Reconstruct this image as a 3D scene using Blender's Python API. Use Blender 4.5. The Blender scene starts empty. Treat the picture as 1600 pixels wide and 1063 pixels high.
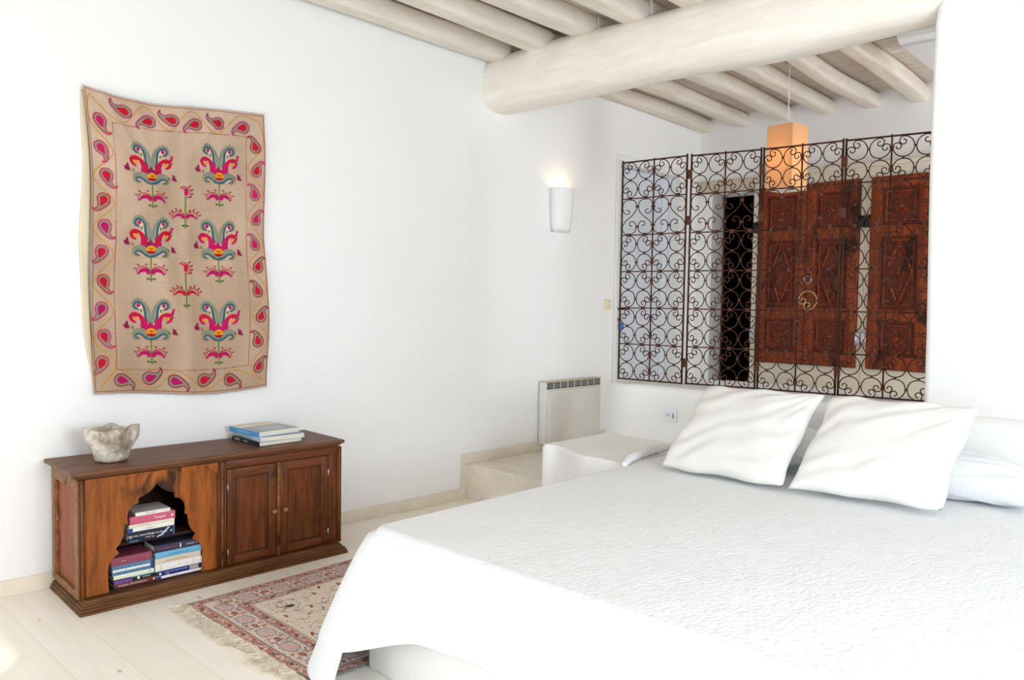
import bpy, bmesh, math, random
import numpy as np
from mathutils import Vector, Matrix, noise
random.seed(7)
PI = math.pi
S = bpy.context.scene
COL = S.collection
# ------------------------------------------------------------------ camera
cam_d = bpy.data.cameras.new('camera'); cam = bpy.data.objects.new('camera', cam_d); COL.objects.link(cam)
cam_d.sensor_width = 36.0; cam_d.lens = 1221.34/1600*36.0; cam_d.clip_start = .02
def cam_matrix(yaw, pitch, roll):
    a, b, c = (math.radians(v) for v in (yaw, pitch, roll))
    Rz = Matrix.Rotation(a, 3, 'Z'); Rx = Matrix.Rotation(b, 3, 'X')
    base = Matrix(((1,0,0),(0,0,1),(0,-1,0)))
    Rr = Matrix.Rotation(c, 3, 'Z')
    return (Rz @ Rx @ base @ Rr) @ Matrix(((1,0,0),(0,-1,0),(0,0,-1)))
cam.matrix_world = Matrix.Translation((4.049, 0, 1.4)) @ cam_matrix(43.4337, -2.6406, -.90886).to_4x4()
S.camera = cam
# ------------------------------------------------------------------ light
S.view_settings.view_transform = 'Standard'; S.view_settings.look = 'None'
S.view_settings.exposure = -0.31; S.view_settings.gamma = 1.0; S.view_settings.use_curve_mapping = False
W = bpy.data.worlds.new('sky'); S.world = W; W.use_nodes = True
bg = W.node_tree.nodes['Background']; bg.inputs[0].default_value = (.84, .92, 1, 1); bg.inputs[1].default_value = 1.6
def area(name, loc, rot, sx, sy, power, col=(1,1,1)):
    l = bpy.data.lights.new(name, 'AREA'); l.shape = 'RECTANGLE'; l.size = sx; l.size_y = sy; l.energy = power; l.color = col
    o = bpy.data.objects.new(name, l); COL.objects.link(o); o.location = loc; o.rotation_euler = rot; return o
WINS = [(.25, 1.6), (1.95, 3.35), (3.75, 5.48)]
WZ = (.08, 2.1); WY = -2.6
for (x0, x1), p in zip(WINS, (38, 18, 12)):
    area('daylight_fill', ((x0+x1)/2, WY-.08, (WZ[0]+WZ[1])/2), (PI/2, 0, 0), x1-x0, WZ[1]-WZ[0], p, (.80, .90, 1))
area('daylight_fill', (5.78, 1.2, 1.5), (PI/2, 0, PI/2), 1.6, 1.4, 158, (.80, .90, 1))       # added fill light at an unseen opening in the right wall
area('daylight_fill', (5.66, 6.0, 1.55), (PI/2, 0, PI/2), 1.1, 1.3, 80, (.86, .92, 1))         # unseen opening and lamp added to brighten the back room
sun_d = bpy.data.lights.new('sun', 'SUN'); sun_d.energy = 4.0; sun_d.angle = .006; sun_d.color = (1, .95, .87)
sun = bpy.data.objects.new('sun', sun_d); COL.objects.link(sun)
sd = Vector((-4.918, 3.72, -2.1)).normalized(); sun.rotation_euler = sd.to_track_quat('-Z', 'Y').to_euler()
S.cycles.max_bounces = 10; S.cycles.diffuse_bounces = 7; S.cycles.glossy_bounces = 4
S.cycles.caustics_reflective = False; S.cycles.caustics_refractive = False
S.cycles.use_denoising = True; S.cycles.sample_clamp_indirect = 6
# ------------------------------------------------------------------ materials
def lin(c): return tuple((v/255/12.92 if v/255 <= .04045 else ((v/255+.055)/1.055)**2.4) for v in c)
def newmat(name):
    m = bpy.data.materials.new(name); m.use_nodes = True
    return m, m.node_tree, m.node_tree.nodes['Principled BSDF']
def mat(name, c, rough=.6, spec=.4, metal=0, bump=None, var=None, coat=0, linc=None, scale_vec=(1,1,1)):
    """plain material; bump=(scale,strength,distance); var=(scale,amount)"""
    m, t, b = newmat(name); N = t.nodes; L = t.links
    col = linc or lin(c)
    b.inputs['Base Color'].default_value = (*col, 1); b.inputs['Roughness'].default_value = rough
    b.inputs['Metallic'].default_value = metal; b.inputs['Specular IOR Level'].default_value = spec
    b.inputs['Coat Weight'].default_value = coat
    if bump or var:
        tc = N.new('ShaderNodeTexCoord'); mp = N.new('ShaderNodeMapping'); mp.inputs['Scale'].default_value = scale_vec
        L.new(tc.outputs['Object'], mp.inputs['Vector'])
    if var:
        n = N.new('ShaderNodeTexNoise'); n.inputs['Scale'].default_value = var[0]; n.inputs['Detail'].default_value = 5
        L.new(mp.outputs[0], n.inputs['Vector'])
        r = N.new('ShaderNodeValToRGB'); r.color_ramp.elements[0].position = .3; r.color_ramp.elements[1].position = .7
        r.color_ramp.elements[0].color = (*[v*(1-var[1]) for v in col], 1); r.color_ramp.elements[1].color = (*[min(1, v*(1+var[1]*.5)) for v in col], 1)
        L.new(n.outputs['Fac'], r.inputs['Fac']); L.new(r.outputs[0], b.inputs['Base Color'])
    if bump:
        n = N.new('ShaderNodeTexNoise'); n.inputs['Scale'].default_value = bump[0]; n.inputs['Detail'].default_value = 4
        L.new(mp.outputs[0], n.inputs['Vector'])
        bp = N.new('ShaderNodeBump'); bp.inputs['Strength'].default_value = bump[1]; bp.inputs['Distance'].default_value = bump[2]
        L.new(n.outputs['Fac'], bp.inputs['Height']); L.new(bp.outputs[0], b.inputs['Normal'])
    return m
def wood(name, c0, c1, dark, axis='Z', scale=1.0, rough=.45, knots=.5, coat=.15, dirt=0.3):
    """grain runs along axis"""
    m, t, b = newmat(name); N = t.nodes; L = t.links
    tc = N.new('ShaderNodeTexCoord'); mp = N.new('ShaderNodeMapping')
    sv = {'X': (.12, 1, 1), 'Y': (1, .12, 1), 'Z': (1, 1, .12)}[axis]
    mp.inputs['Scale'].default_value = [v*scale for v in sv]; L.new(tc.outputs['Object'], mp.inputs['Vector'])
    n1 = N.new('ShaderNodeTexNoise'); n1.inputs['Scale'].default_value = 28; n1.inputs['Detail'].default_value = 7; n1.inputs['Roughness'].default_value = .62; n1.inputs['Distortion'].default_value = .6
    L.new(mp.outputs[0], n1.inputs['Vector'])
    r1 = N.new('ShaderNodeValToRGB'); r1.color_ramp.elements[0].position = .34; r1.color_ramp.elements[1].position = .66
    r1.color_ramp.elements[0].color = (*lin(c0), 1); r1.color_ramp.elements[1].color = (*lin(c1), 1)
    L.new(n1.outputs['Fac'], r1.inputs['Fac'])
    n2 = N.new('ShaderNodeTexNoise'); n2.inputs['Scale'].default_value = 5.5; n2.inputs['Detail'].default_value = 6; n2.inputs['Distortion'].default_value = 1.5
    mp2 = N.new('ShaderNodeMapping'); mp2.inputs['Scale'].default_value = [v**.5*scale for v in sv]; L.new(tc.outputs['Object'], mp2.inputs['Vector']); L.new(mp2.outputs[0], n2.inputs['Vector'])
    r2 = N.new('ShaderNodeValToRGB'); r2.color_ramp.elements[0].position = .56; r2.color_ramp.elements[1].position = .74
    r2.color_ramp.elements[0].color = (0,0,0,1); r2.color_ramp.elements[1].color = (dirt*3.2,)*3+(1,)
    L.new(n2.outputs['Fac'], r2.inputs['Fac'])
    mx = N.new('ShaderNodeMixRGB'); L.new(r2.outputs[0], mx.inputs[0]); L.new(r1.outputs[0], mx.inputs[1]); mx.inputs[2].default_value = (*lin(dark), 1)
    last = mx
    if knots:
        v = N.new('ShaderNodeTexVoronoi'); v.inputs['Scale'].default_value = 5.0
        mp3 = N.new('ShaderNodeMapping'); mp3.inputs['Scale'].default_value = [v_**.35*scale for v_ in sv]; L.new(tc.outputs['Object'], mp3.inputs['Vector']); L.new(mp3.outputs[0], v.inputs['Vector'])
        r3 = N.new('ShaderNodeValToRGB'); r3.color_ramp.elements[0].position = .03; r3.color_ramp.elements[1].position = .09
        r3.color_ramp.elements[0].color = (knots,)*3+(1,); r3.color_ramp.elements[1].color = (0,0,0,1)
        L.new(v.outputs['Distance'], r3.inputs['Fac'])
        mk = N.new('ShaderNodeMixRGB'); L.new(r3.outputs[0], mk.inputs[0]); L.new(mx.outputs[0], mk.inputs[1]); mk.inputs[2].default_value = (*lin(dark), 1)
        last = mk
    L.new(last.outputs[0], b.inputs['Base Color'])
    b.inputs['Roughness'].default_value = rough; b.inputs['Specular IOR Level'].default_value = .25; b.inputs['Coat Weight'].default_value = coat*.3; b.inputs['Coat Roughness'].default_value = .3
    bp = N.new('ShaderNodeBump'); bp.inputs['Strength'].default_value = .25; bp.inputs['Distance'].default_value = .002
    L.new(n1.outputs['Fac'], bp.inputs['Height']); L.new(bp.outputs[0], b.inputs['Normal'])
    return m
def attrmat(name, rough=.9, bump=(900, .3, .001), sheen=0):
    m, t, b = newmat(name); N = t.nodes; L = t.links
    a = N.new('ShaderNodeVertexColor'); a.layer_name = 'pattern'; L.new(a.outputs[0], b.inputs['Base Color'])
    b.inputs['Roughness'].default_value = rough; b.inputs['Specular IOR Level'].default_value = .15
    tc = N.new('ShaderNodeTexCoord'); n = N.new('ShaderNodeTexNoise'); n.inputs['Scale'].default_value = bump[0]; L.new(tc.outputs['Object'], n.inputs['Vector'])
    bp = N.new('ShaderNodeBump'); bp.inputs['Strength'].default_value = bump[1]; bp.inputs['Distance'].default_value = bump[2]
    L.new(n.outputs['Fac'], bp.inputs['Height']); L.new(bp.outputs[0], b.inputs['Normal'])
    return m
def plank_floor():
    m, t, b = newmat('whitewashed_planks'); N = t.nodes; L = t.links
    tc = N.new('ShaderNodeTexCoord')
    br = N.new('ShaderNodeTexBrick'); br.inputs['Scale'].default_value = 1; br.inputs['Brick Width'].default_value = 2.3; br.inputs['Row Height'].default_value = .19
    br.inputs['Mortar Size'].default_value = .0018; br.inputs['Mortar Smooth'].default_value = .3; br.offset = .37; br.inputs['Bias'].default_value = 0
    br.inputs['Color1'].default_value = (*lin((251,247,239)), 1); br.inputs['Color2'].default_value = (*lin((249,242,230)), 1); br.inputs['Mortar'].default_value = (*lin((236,225,206)), 1)
    L.new(tc.outputs['Object'], br.inputs['Vector'])
    mp = N.new('ShaderNodeMapping'); mp.inputs['Scale'].default_value = (.7, 6, 1); L.new(tc.outputs['Object'], mp.inputs['Vector'])
    n = N.new('ShaderNodeTexNoise'); n.inputs['Scale'].default_value = 3; n.inputs['Detail'].default_value = 8; n.inputs['Distortion'].default_value = 1.2; L.new(mp.outputs[0], n.inputs['Vector'])
    r = N.new('ShaderNodeValToRGB'); r.color_ramp.elements[0].position = .45; r.color_ramp.elements[1].position = .8
    r.color_ramp.elements[0].color = (0,0,0,1); r.color_ramp.elements[1].color = (.5,.5,.5,1); L.new(n.outputs['Fac'], r.inputs['Fac'])
    mx = N.new('ShaderNodeMixRGB'); L.new(r.outputs[0], mx.inputs[0]); L.new(br.outputs['Color'], mx.inputs[1]); mx.inputs[2].default_value = (*lin((243,228,198)), 1)
    mpk = N.new('ShaderNodeMapping'); mpk.inputs['Scale'].default_value = (1, 2.2, 1); L.new(tc.outputs['Object'], mpk.inputs['Vector'])
    v = N.new('ShaderNodeTexVoronoi'); v.inputs['Scale'].default_value = 2.6; L.new(mpk.outputs[0], v.inputs['Vector'])
    rk = N.new('ShaderNodeValToRGB'); rk.color_ramp.elements[0].position = .02; rk.color_ramp.elements[1].position = .06
    rk.color_ramp.elements[0].color = (.75,.75,.75,1); rk.color_ramp.elements[1].color = (0,0,0,1); L.new(v.outputs['Distance'], rk.inputs['Fac'])
    mk = N.new('ShaderNodeMixRGB'); L.new(rk.outputs[0], mk.inputs[0]); L.new(mx.outputs[0], mk.inputs[1]); mk.inputs[2].default_value = (*lin((176,146,104)), 1)
    L.new(mk.outputs[0], b.inputs['Base Color']); b.inputs['Roughness'].default_value = .42
    return m
def quilt_mat(name, c, scale=75, strength=.6):
    m, t, b = newmat(name); N = t.nodes; L = t.links
    b.inputs['Base Color'].default_value = (*lin(c), 1); b.inputs['Roughness'].default_value = .95; b.inputs['Specular IOR Level'].default_value = .1
    tc = N.new('ShaderNodeTexCoord'); v = N.new('ShaderNodeTexVoronoi'); v.inputs['Scale'].default_value = scale; v.feature = 'SMOOTH_F1'
    mp = N.new('ShaderNodeMapping'); mp.inputs['Scale'].default_value = (1, .8, 1); L.new(tc.outputs['Object'], mp.inputs['Vector']); L.new(mp.outputs[0], v.inputs['Vector'])
    n = N.new('ShaderNodeTexNoise'); n.inputs['Scale'].default_value = 9; n.inputs['Detail'].default_value = 3; L.new(tc.outputs['Object'], n.inputs['Vector'])
    b1 = N.new('ShaderNodeBump'); b1.inputs['Strength'].default_value = strength*.6; b1.inputs['Distance'].default_value = .012; L.new(n.outputs['Fac'], b1.inputs['Height'])
    b2 = N.new('ShaderNodeBump'); b2.inputs['Strength'].default_value = strength; b2.inputs['Distance'].default_value = .004; b2.invert = True
    L.new(v.outputs['Distance'], b2.inputs['Height']); L.new(b1.outputs[0], b2.inputs['Normal']); L.new(b2.outputs[0], b.inputs['Normal'])
    return m
M = {}
M['plaster'] = mat('white_plaster', (241,241,240), .85, .2, bump=(3.5, .35, .02), var=(1.2, .012))
M['plaster_smooth'] = mat('polished_white_plaster', (243,243,242), .55, .3, bump=(4, .2, .012))
M['bench_top'] = mat('polished_plaster_top', (240,238,231), .35, .4, bump=(5, .1, .01), var=(2, .05))
M['floor'] = plank_floor()
M['step'] = mat('pale_step_stone', (234,224,210), .35, .4, var=(4, .16), scale_vec=(1,5,1))
M['skirting'] = mat('cream_skirting', (231,222,204), .5, .3, var=(6, .08))
M['log'] = wood('whitewashed_log', (218,207,194), (232,224,214), (200,174,146), 'Y', .8, .7, .2, 0, .08)
M['beam'] = wood('whitewashed_beam', (236,228,217), (246,240,231), (212,184,152), 'X', .7, .7, .2, 0, .06)
M['ceil'] = wood('ceiling_boards', (192,180,168), (208,197,186), (170,152,136), 'X', .8, .8, .1, 0, .15)
M['wood'] = wood('reddish_brown_wood', (76,37,14), (118,62,26), (34,17,9), 'Z', 1, .42, .5)
M['wood_h'] = wood('reddish_brown_wood_horizontal', (80,40,17), (118,62,28), (40,20,10), 'Y', 1, .42, .4)
M['wood_arch'] = wood('orange_brown_wood', (110,54,14), (168,94,32), (54,27,9), 'Z', .8, .5, .6, 0, .45)
M['wood_top'] = wood('dull_brown_wood', (96,60,38), (120,80,54), (68,42,28), 'Y', 1, .5, .2, .1, .3)
M['wood_side'] = wood('worn_brown_wood', (122,60,32), (144,78,44), (72,38,22), 'Z', .8, .5, .2, .1, .3)
M['wood_edge'] = wood('worn_moulding_wood', (104,64,30), (148,102,58), (50,30,16), 'Y', 1, .5, .3, .1, .4)
M['wood_dark'] = wood('recess_shade_moulding', (56,28,12), (86,46,20), (30,16,8), 'Z', 1, .5, .2, 0, .3)
M['wood_plinth'] = wood('dull_plinth_wood', (84,52,28), (118,78,44), (48,30,18), 'Y', 1, .5, .2, 0, .4)
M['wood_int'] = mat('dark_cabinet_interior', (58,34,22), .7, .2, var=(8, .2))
M['old'] = wood('old_carved_wood', (104,42,14), (146,64,22), (50,20,8), 'Z', 1, .5, .2, .1, .5)
M['old_dark'] = wood('old_dark_wood', (88,30,10), (114,42,14), (44,16,7), 'Z', 1, .5, .2, .1, .4)
M['cream'] = mat('cream_paint', (222,214,198), .5, .3, var=(3, .05))
M['lintel'] = mat('beige_lintel', (204,192,172), .6, .3, var=(4, .08))
M['doorw'] = mat('pale_blue_grey_paint', (214,219,226), .45, .35)
M['doorframe'] = mat('white_door_paint', (232,232,230), .45, .35)
M['iron'] = mat('rusty_wrought_iron', (74,42,30), .6, .35, .45, var=(30, .3))
M['iron_clip'] = mat('rust_iron_clip', (96,54,40), .65, .3, .3, var=(40, .3))
M['brass'] = mat('pale_brass_iron', (176,146,96), .4, .5, .5)
M['black'] = mat('black_metal', (28,26,26), .4, .5, .5)
M['steel'] = mat('bright_steel', (190,192,196), .25, .5, .9)
M['white_pl'] = mat('white_plastic', (236,238,242), .35, .4)
M['ivory'] = mat('ivory_plastic', (236,222,190), .35, .4)
M['heater'] = mat('warm_grey_enamel', (222,221,213), .4, .4)
M['heater_e'] = mat('heater_trim', (226,225,218), .4, .4)
M['grille'] = mat('heater_grille', (52,50,44), .5, .4)
M['dark'] = mat('dark_slot', (20,20,20), .7, .2)
M['ceramic'] = mat('white_ceramic_plaster', (242,242,241), .8, .2, bump=(14, .2, .006))
M['sheet'] = mat('white_cotton', (234,233,229), .95, .1, bump=(10, .25, .012))
M['quilt'] = quilt_mat('white_quilted_cotton', (236,238,240))
M['key'] = mat('blue_tag', (20,110,220), .4, .4)
M['page'] = mat('book_pages', (228,222,208), .8, .2, var=(60, .06), scale_vec=(1,1,30))
M['knob'] = mat('worn_wood_knob', (150,104,66), .4, .4, var=(30, .2))
M['corridor'] = mat('shade_dark_corridor', (40,32,28), .8, .2)  # dark wall colour stands in for the lack of light
M['grey_thing'] = mat('dim_grey_furniture', (92,84,78), .7, .2)
M['fringe'] = mat('cream_wool_fringe', (246,232,212), .95, .1, var=(40, .2))
_bm = {}
def cm(c, rough=.45):
    k = (tuple(c), rough)
    if k not in _bm: _bm[k] = mat('cover_%d_%d_%d' % tuple(c), c, rough, .35)
    return _bm[k]
# shade material: thin warm paper-cloth that lets light through
def shade_mat():
    m, t, b = newmat('amber_woven_shade'); N = t.nodes; L = t.links
    b.inputs['Base Color'].default_value = (*lin((230,190,132)), 1); b.inputs['Roughness'].default_value = .9
    tc = N.new('ShaderNodeTexCoord'); ck = N.new('ShaderNodeTexChecker'); ck.inputs['Scale'].default_value = 110; L.new(tc.outputs['Object'], ck.inputs['Vector'])
    ck.inputs[1].default_value = (*lin((243,210,160)), 1); ck.inputs[2].default_value = (*lin((232,194,140)), 1); L.new(ck.outputs[0], b.inputs['Base Color'])
    tr = N.new('ShaderNodeBsdfTranslucent'); tr.inputs[0].default_value = (*lin((240,204,150)), 1)
    mx = N.new('ShaderNodeMixShader'); mx.inputs[0].default_value = .35
    out = N['Material Output']; L.new(b.outputs[0], mx.inputs[1]); L.new(tr.outputs[0], mx.inputs[2]); L.new(mx.outputs[0], out.inputs[0])
    return m
M['shade'] = shade_mat()
# ------------------------------------------------------------------ mesh helpers
class MB:
    def __init__(s): s.v = []; s.f = []; s.m = []; s.sm = []; s.mats = []
    def mi(s, m):
        if m not in s.mats: s.mats.append(m)
        return s.mats.index(m)
    def add(s, vs, fs, m, smooth=False):
        o = len(s.v); k = s.mi(m)
        s.v += [tuple(v) for v in vs]
        for f in fs: s.f.append([i+o for i in f]); s.m.append(k); s.sm.append(smooth)
        return s
    def box(s, x0, x1, y0, y1, z0, z1, m, r=0, seg=2):
        if x0 > x1: x0, x1 = x1, x0
        if y0 > y1: y0, y1 = y1, y0
        if z0 > z1: z0, z1 = z1, z0
        s.n = getattr(s, 'n', 0)+1; e = (s.n % 6)*.00018      # keeps touching boards from sharing a plane
        x0 -= e; x1 += e; y0 -= e; y1 += e; z1 += e
        if r <= 0:
            vs = [(x,y,z) for x in (x0,x1) for y in (y0,y1) for z in (z0,z1)]
            fs = [(0,1,3,2),(4,6,7,5),(0,4,5,1),(2,3,7,6),(0,2,6,4),(1,5,7,3)]
            return s.add(vs, fs, m)
        bm = bmesh.new(); bmesh.ops.create_cube(bm, size=1)
        for v in bm.verts: v.co = Vector(((x0+x1)/2+v.co.x*(x1-x0), (y0+y1)/2+v.co.y*(y1-y0), (z0+z1)/2+v.co.z*(z1-z0)))
        r = min(r, (x1-x0)*.49, (y1-y0)*.49, (z1-z0)*.49)
        bmesh.ops.bevel(bm, geom=bm.edges[:], offset=r, segments=seg, profile=.5, affect='EDGES')
        s.addbm(bm, m, seg > 1); return s
    def addbm(s, bm, m, smooth=False, M4=None):
        bm.verts.index_update()
        vs = [tuple((M4 @ v.co) if M4 else v.co) for v in bm.verts]
        s.add(vs, [[v.index for v in f.verts] for f in bm.faces], m, smooth); bm.free()
    def tube(s, pts, r, m, n=6, smooth=True, cap=True, closed=False):
        P = [Vector(p) for p in pts]; vs = []; fs = []
        R = r if hasattr(r, '__len__') else [r]*len(P)
        up = None
        for i, p in enumerate(P):
            a = P[(i-1) % len(P)] if (i > 0 or closed) else P[i]; b = P[(i+1) % len(P)] if (i < len(P)-1 or closed) else P[i]
            t = (b-a).normalized()
            if up is None:
                up = Vector((0,0,1)) if abs(t.z) < .9 else Vector((1,0,0))
            x = t.cross(up)
            if x.length < 1e-5: x = t.orthogonal()
            x.normalize(); y = x.cross(t).normalized(); up = y
            for k in range(n):
                w = 2*PI*k/n; vs.append(p + (x*math.cos(w)+y*math.sin(w))*R[i])
        L = len(P)
        for i in range(L if closed else L-1):
            for k in range(n):
                fs.append((i*n+k, i*n+(k+1) % n, ((i+1) % L)*n+(k+1) % n, ((i+1) % L)*n+k))
        if cap and not closed: fs.append(tuple(range(n))[::-1]); fs.append(tuple((L-1)*n+k for k in range(n)))
        return s.add(vs, fs, m, smooth)
    def lathe(s, prof, m, n=24, c=(0,0,0), axis='Z', smooth=True, cap=True):
        vs = []; fs = []
        for (r, h) in prof:
            for k in range(n):
                w = 2*PI*k/n; a, b = r*math.cos(w), r*math.sin(w)
                p = {'Z': (a, b, h), 'X': (h, a, b), 'Y': (a, h, b)}[axis]
                vs.append((p[0]+c[0], p[1]+c[1], p[2]+c[2]))
        for i in range(len(prof)-1):
            for k in range(n): fs.append((i*n+k, i*n+(k+1) % n, (i+1)*n+(k+1) % n, (i+1)*n+k))
        if cap: fs.append(tuple(range(n))); fs.append(tuple((len(prof)-1)*n+k for k in range(n)))
        return s.add(vs, fs, m, smooth)
    def loft(s, rings, m, smooth=False, cap=True):
        n = len(rings[0]); vs = [p for r in rings for p in r]; fs = []
        for i in range(len(rings)-1):
            for k in range(n): fs.append((i*n+k, i*n+(k+1) % n, (i+1)*n+(k+1) % n, (i+1)*n+k))
        if cap: fs.append(tuple(range(n))); fs.append(tuple((len(rings)-1)*n+k for k in range(n)))
        return s.add(vs, fs, m, smooth)
    def prism(s, outer, holes, h0, h1, m, fn, r=0):
        """2D outline with holes, filled, extruded h0..h1; fn(a,b,h)->3D"""
        bm = bmesh.new(); es = []
        for loop in [outer]+list(holes):
            vs = [bm.verts.new((a, b, 0)) for a, b in loop]
            es += [bm.edges.new((vs[i], vs[(i+1) % len(vs)])) for i in range(len(vs))]
        bmesh.ops.triangle_fill(bm, edges=es, use_beauty=True, use_dissolve=False)
        bm.verts.index_update()
        V = [(v.co.x, v.co.y) for v in bm.verts]; T = [[v.index for v in f.verts] for f in bm.faces]
        bnd = [(e.verts[0].index, e.verts[1].index) for e in bm.edges if len(e.link_faces) == 1]
        n = len(V); vv = [fn(a, b, h0) for a, b in V]+[fn(a, b, h1) for a, b in V]
        ff = [t[::-1] for t in T]+[[i+n for i in t] for t in T]+[(i, j, j+n, i+n) for i, j in bnd]
        bm.free(); return s.add(vv, ff, m)
    def grid(s, nu, nv, fn, m, smooth=True):
        vs = [fn(i/(nu-1), j/(nv-1)) for j in range(nv) for i in range(nu)]
        fs = [(j*nu+i, j*nu+i+1, (j+1)*nu+i+1, (j+1)*nu+i) for j in range(nv-1) for i in range(nu-1)]
        return s.add(vs, fs, m, smooth)
    def xf(s, M4):
        s.v = [tuple(M4 @ Vector(v)) for v in s.v]; return s
    def build(s, name, parent=None, recalc=True):
        me = bpy.data.meshes.new(name); me.from_pydata(s.v, [], s.f)
        for m in s.mats: me.materials.append(m)
        me.polygons.foreach_set('material_index', s.m); me.polygons.foreach_set('use_smooth', s.sm)
        if recalc:
            bm = bmesh.new(); bm.from_mesh(me); bmesh.ops.recalc_face_normals(bm, faces=bm.faces); bm.to_mesh(me); bm.free()
        me.update()
        o = bpy.data.objects.new(name, me); COL.objects.link(o)
        if parent: o.parent = parent
        return o
def tag(o, label=None, cat=None, group=None, kind=None):
    if label: o['label'] = label
    if cat: o['category'] = cat
    if group: o['group'] = group
    if kind: o['kind'] = kind
    return o
def empty(name, loc=(0,0,0), rz=0, label=None, cat=None, group=None):
    o = bpy.data.objects.new(name, None); COL.objects.link(o); o.location = loc; o.rotation_euler = (0,0,rz); o.empty_display_size = .1
    return tag(o, label, cat, group)
def struct(o): o['kind'] = 'structure'; return o
def bevel(o, w, seg=2, ang=35):
    b = o.modifiers.new('bevel', 'BEVEL'); b.width = w; b.segments = seg; b.limit_method = 'ANGLE'; b.angle_limit = math.radians(ang); return o
def text(s, size, m, parent, loc, flip=False, facing='X', bold=0, name='lettering', sx=1.0):
    c = bpy.data.curves.new('lettering', 'FONT'); c.body = s; c.size = size; c.align_x = 'CENTER'; c.align_y = 'CENTER'; c.extrude = .0002; c.offset = bold
    c.resolution_u = 2
    o = bpy.data.objects.new('tmp', c); COL.objects.link(o)
    me = bpy.data.meshes.new_from_object(o.evaluated_get(bpy.context.evaluated_depsgraph_get()))
    COL.objects.unlink(o); bpy.data.objects.remove(o)
    me.materials.clear(); me.materials.append(m)
    k = -1 if flip else 1
    if facing == 'X': R = Matrix(((0,0,1),(k*sx,0,0),(0,k,0)))
    else: R = Matrix(((k*sx,0,0),(0,0,-1),(0,k,0)))          # facing -Y
    me.transform(Matrix.Translation(loc) @ R.to_4x4())
    t = bpy.data.objects.new(name, me); COL.objects.link(t); t.parent = parent
    return t
def cr(pts, n=8, closed=False):
    """Catmull-Rom through points"""
    P = [Vector(p) for p in pts]; out = []
    L = len(P); rng = range(L if closed else L-1)
    for i in rng:
        if closed: p0, p1, p2, p3 = P[(i-1) % L], P[i], P[(i+1) % L], P[(i+2) % L]
        else: p0, p1, p2, p3 = P[max(i-1,0)], P[i], P[i+1], P[min(i+2,L-1)]
        for k in range(n):
            t = k/n
            out.append(.5*((2*p1)+(p2-p0)*t+(2*p0-5*p1+4*p2-p3)*t*t+(3*p1-p0-3*p2+p3)*t**3))
    if not closed: out.append(P[-1])
    return out
def wx(y): return -.04*max(0, 3.8-y)          # face of the left wall
H = 3.24                                      # underside of the ceiling boards
YF = 6.95                                     # far wall
# ------------------------------------------------------------------ setting
b = MB(); b.box(-.4, 6.0, -2.8, 3.81, -.1, 0, M['floor']); struct(b.build('floor'))
b = MB()
b.box(-.3, 6.0, 3.81, 9.2, -.1, .25, M['step'])
struct(bevel(b.build('floor_raised'), .008))
def wall_seg(mb, y0, y1, z0, z1):
    mb.add([(wx(y0),y0,z0),(wx(y1),y1,z0),(wx(y1),y1,z1),(wx(y0),y0,z1),(-.45,y0,z0),(-.45,y1,z0),(-.45,y1,z1),(-.45,y0,z1)],
           [(0,1,2,3),(4,7,6,5),(0,3,7,4),(1,5,6,2),(3,2,6,7),(0,4,5,1)], M['plaster'])
DY0, DY1, DZ = 5.60, 6.60, 2.66
b = MB(); wall_seg(b, -2.8, 3.8, 0, H+.1); wall_seg(b, 3.8, DY0, 0, H+.1); wall_seg(b, DY0, DY1, DZ, H+.1); wall_seg(b, DY1, YF+.3, 0, H+.1); wall_seg(b, DY0, DY1, 0, .25)
b.box(-.45, -.25, DY0, DY1, .25, DZ, M['plaster'])
struct(b.build('wall_left'))
# far wall with the dark doorway
b = MB()
def wseg(x0, x1, z0, z1): b.box(x0, x1, YF, YF+.25, z0, z1, M['plaster'])
wseg(-.1, .15, 0, H+.1); wseg(.15, .61, 2.5, H+.1); wseg(.61, 6.0, 0, H+.1)
struct(b.build('wall_far'))
b = MB(); b.box(.02, .655, YF-.035, YF-.002, 2.505, 2.63, M['lintel'], .006); struct(b.build('trim_1'))
# corridor behind the doorway, its unlit gloom painted into the walls
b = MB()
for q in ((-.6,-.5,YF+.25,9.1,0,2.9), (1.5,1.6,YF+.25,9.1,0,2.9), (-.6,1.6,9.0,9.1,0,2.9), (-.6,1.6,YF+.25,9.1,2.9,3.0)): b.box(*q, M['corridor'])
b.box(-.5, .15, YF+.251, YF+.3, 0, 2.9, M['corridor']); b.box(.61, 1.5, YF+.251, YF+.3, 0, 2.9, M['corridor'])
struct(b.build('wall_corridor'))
# right side walls (out of the photograph) and window wall behind the camera
b = MB()
b.box(5.8, 6.0, -2.8, .4, 0, H+.1, M['plaster']); b.box(5.8, 6.0, 2.0, 5.0, 0, H+.1, M['plaster'])
b.box(5.8, 6.0, .4, 2.0, 0, .8, M['plaster']); b.box(5.8, 6.0, .4, 2.0, 2.2, H+.1, M['plaster'])
b.box(7.2, 7.3, -2.3, 3.6, -.1, 4.5, M['plaster'])  # unseen outer panel added to keep the sun off the bed
struct(b.build('wall_right_sun_block'))
b = MB(); b.box(5.7, 6.0, 5.0, 5.4, 0, H+.1, M['plaster']); b.box(5.7, 6.0, 6.6, YF, 0, H+.1, M['plaster']); b.box(5.7, 6.0, 5.4, 6.6, 0, .9, M['plaster']); b.box(5.7, 6.0, 5.4, 6.6, 2.2, H+.1, M['plaster'])
struct(b.build('wall_dressing'))
b = MB(); xs = [-.45]+[v for w in WINS for v in w]+[5.9]
for i in range(0, len(xs), 2): b.box(xs[i], xs[i+1], WY-.2, WY, 0, H+.1, M['plaster'])
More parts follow.
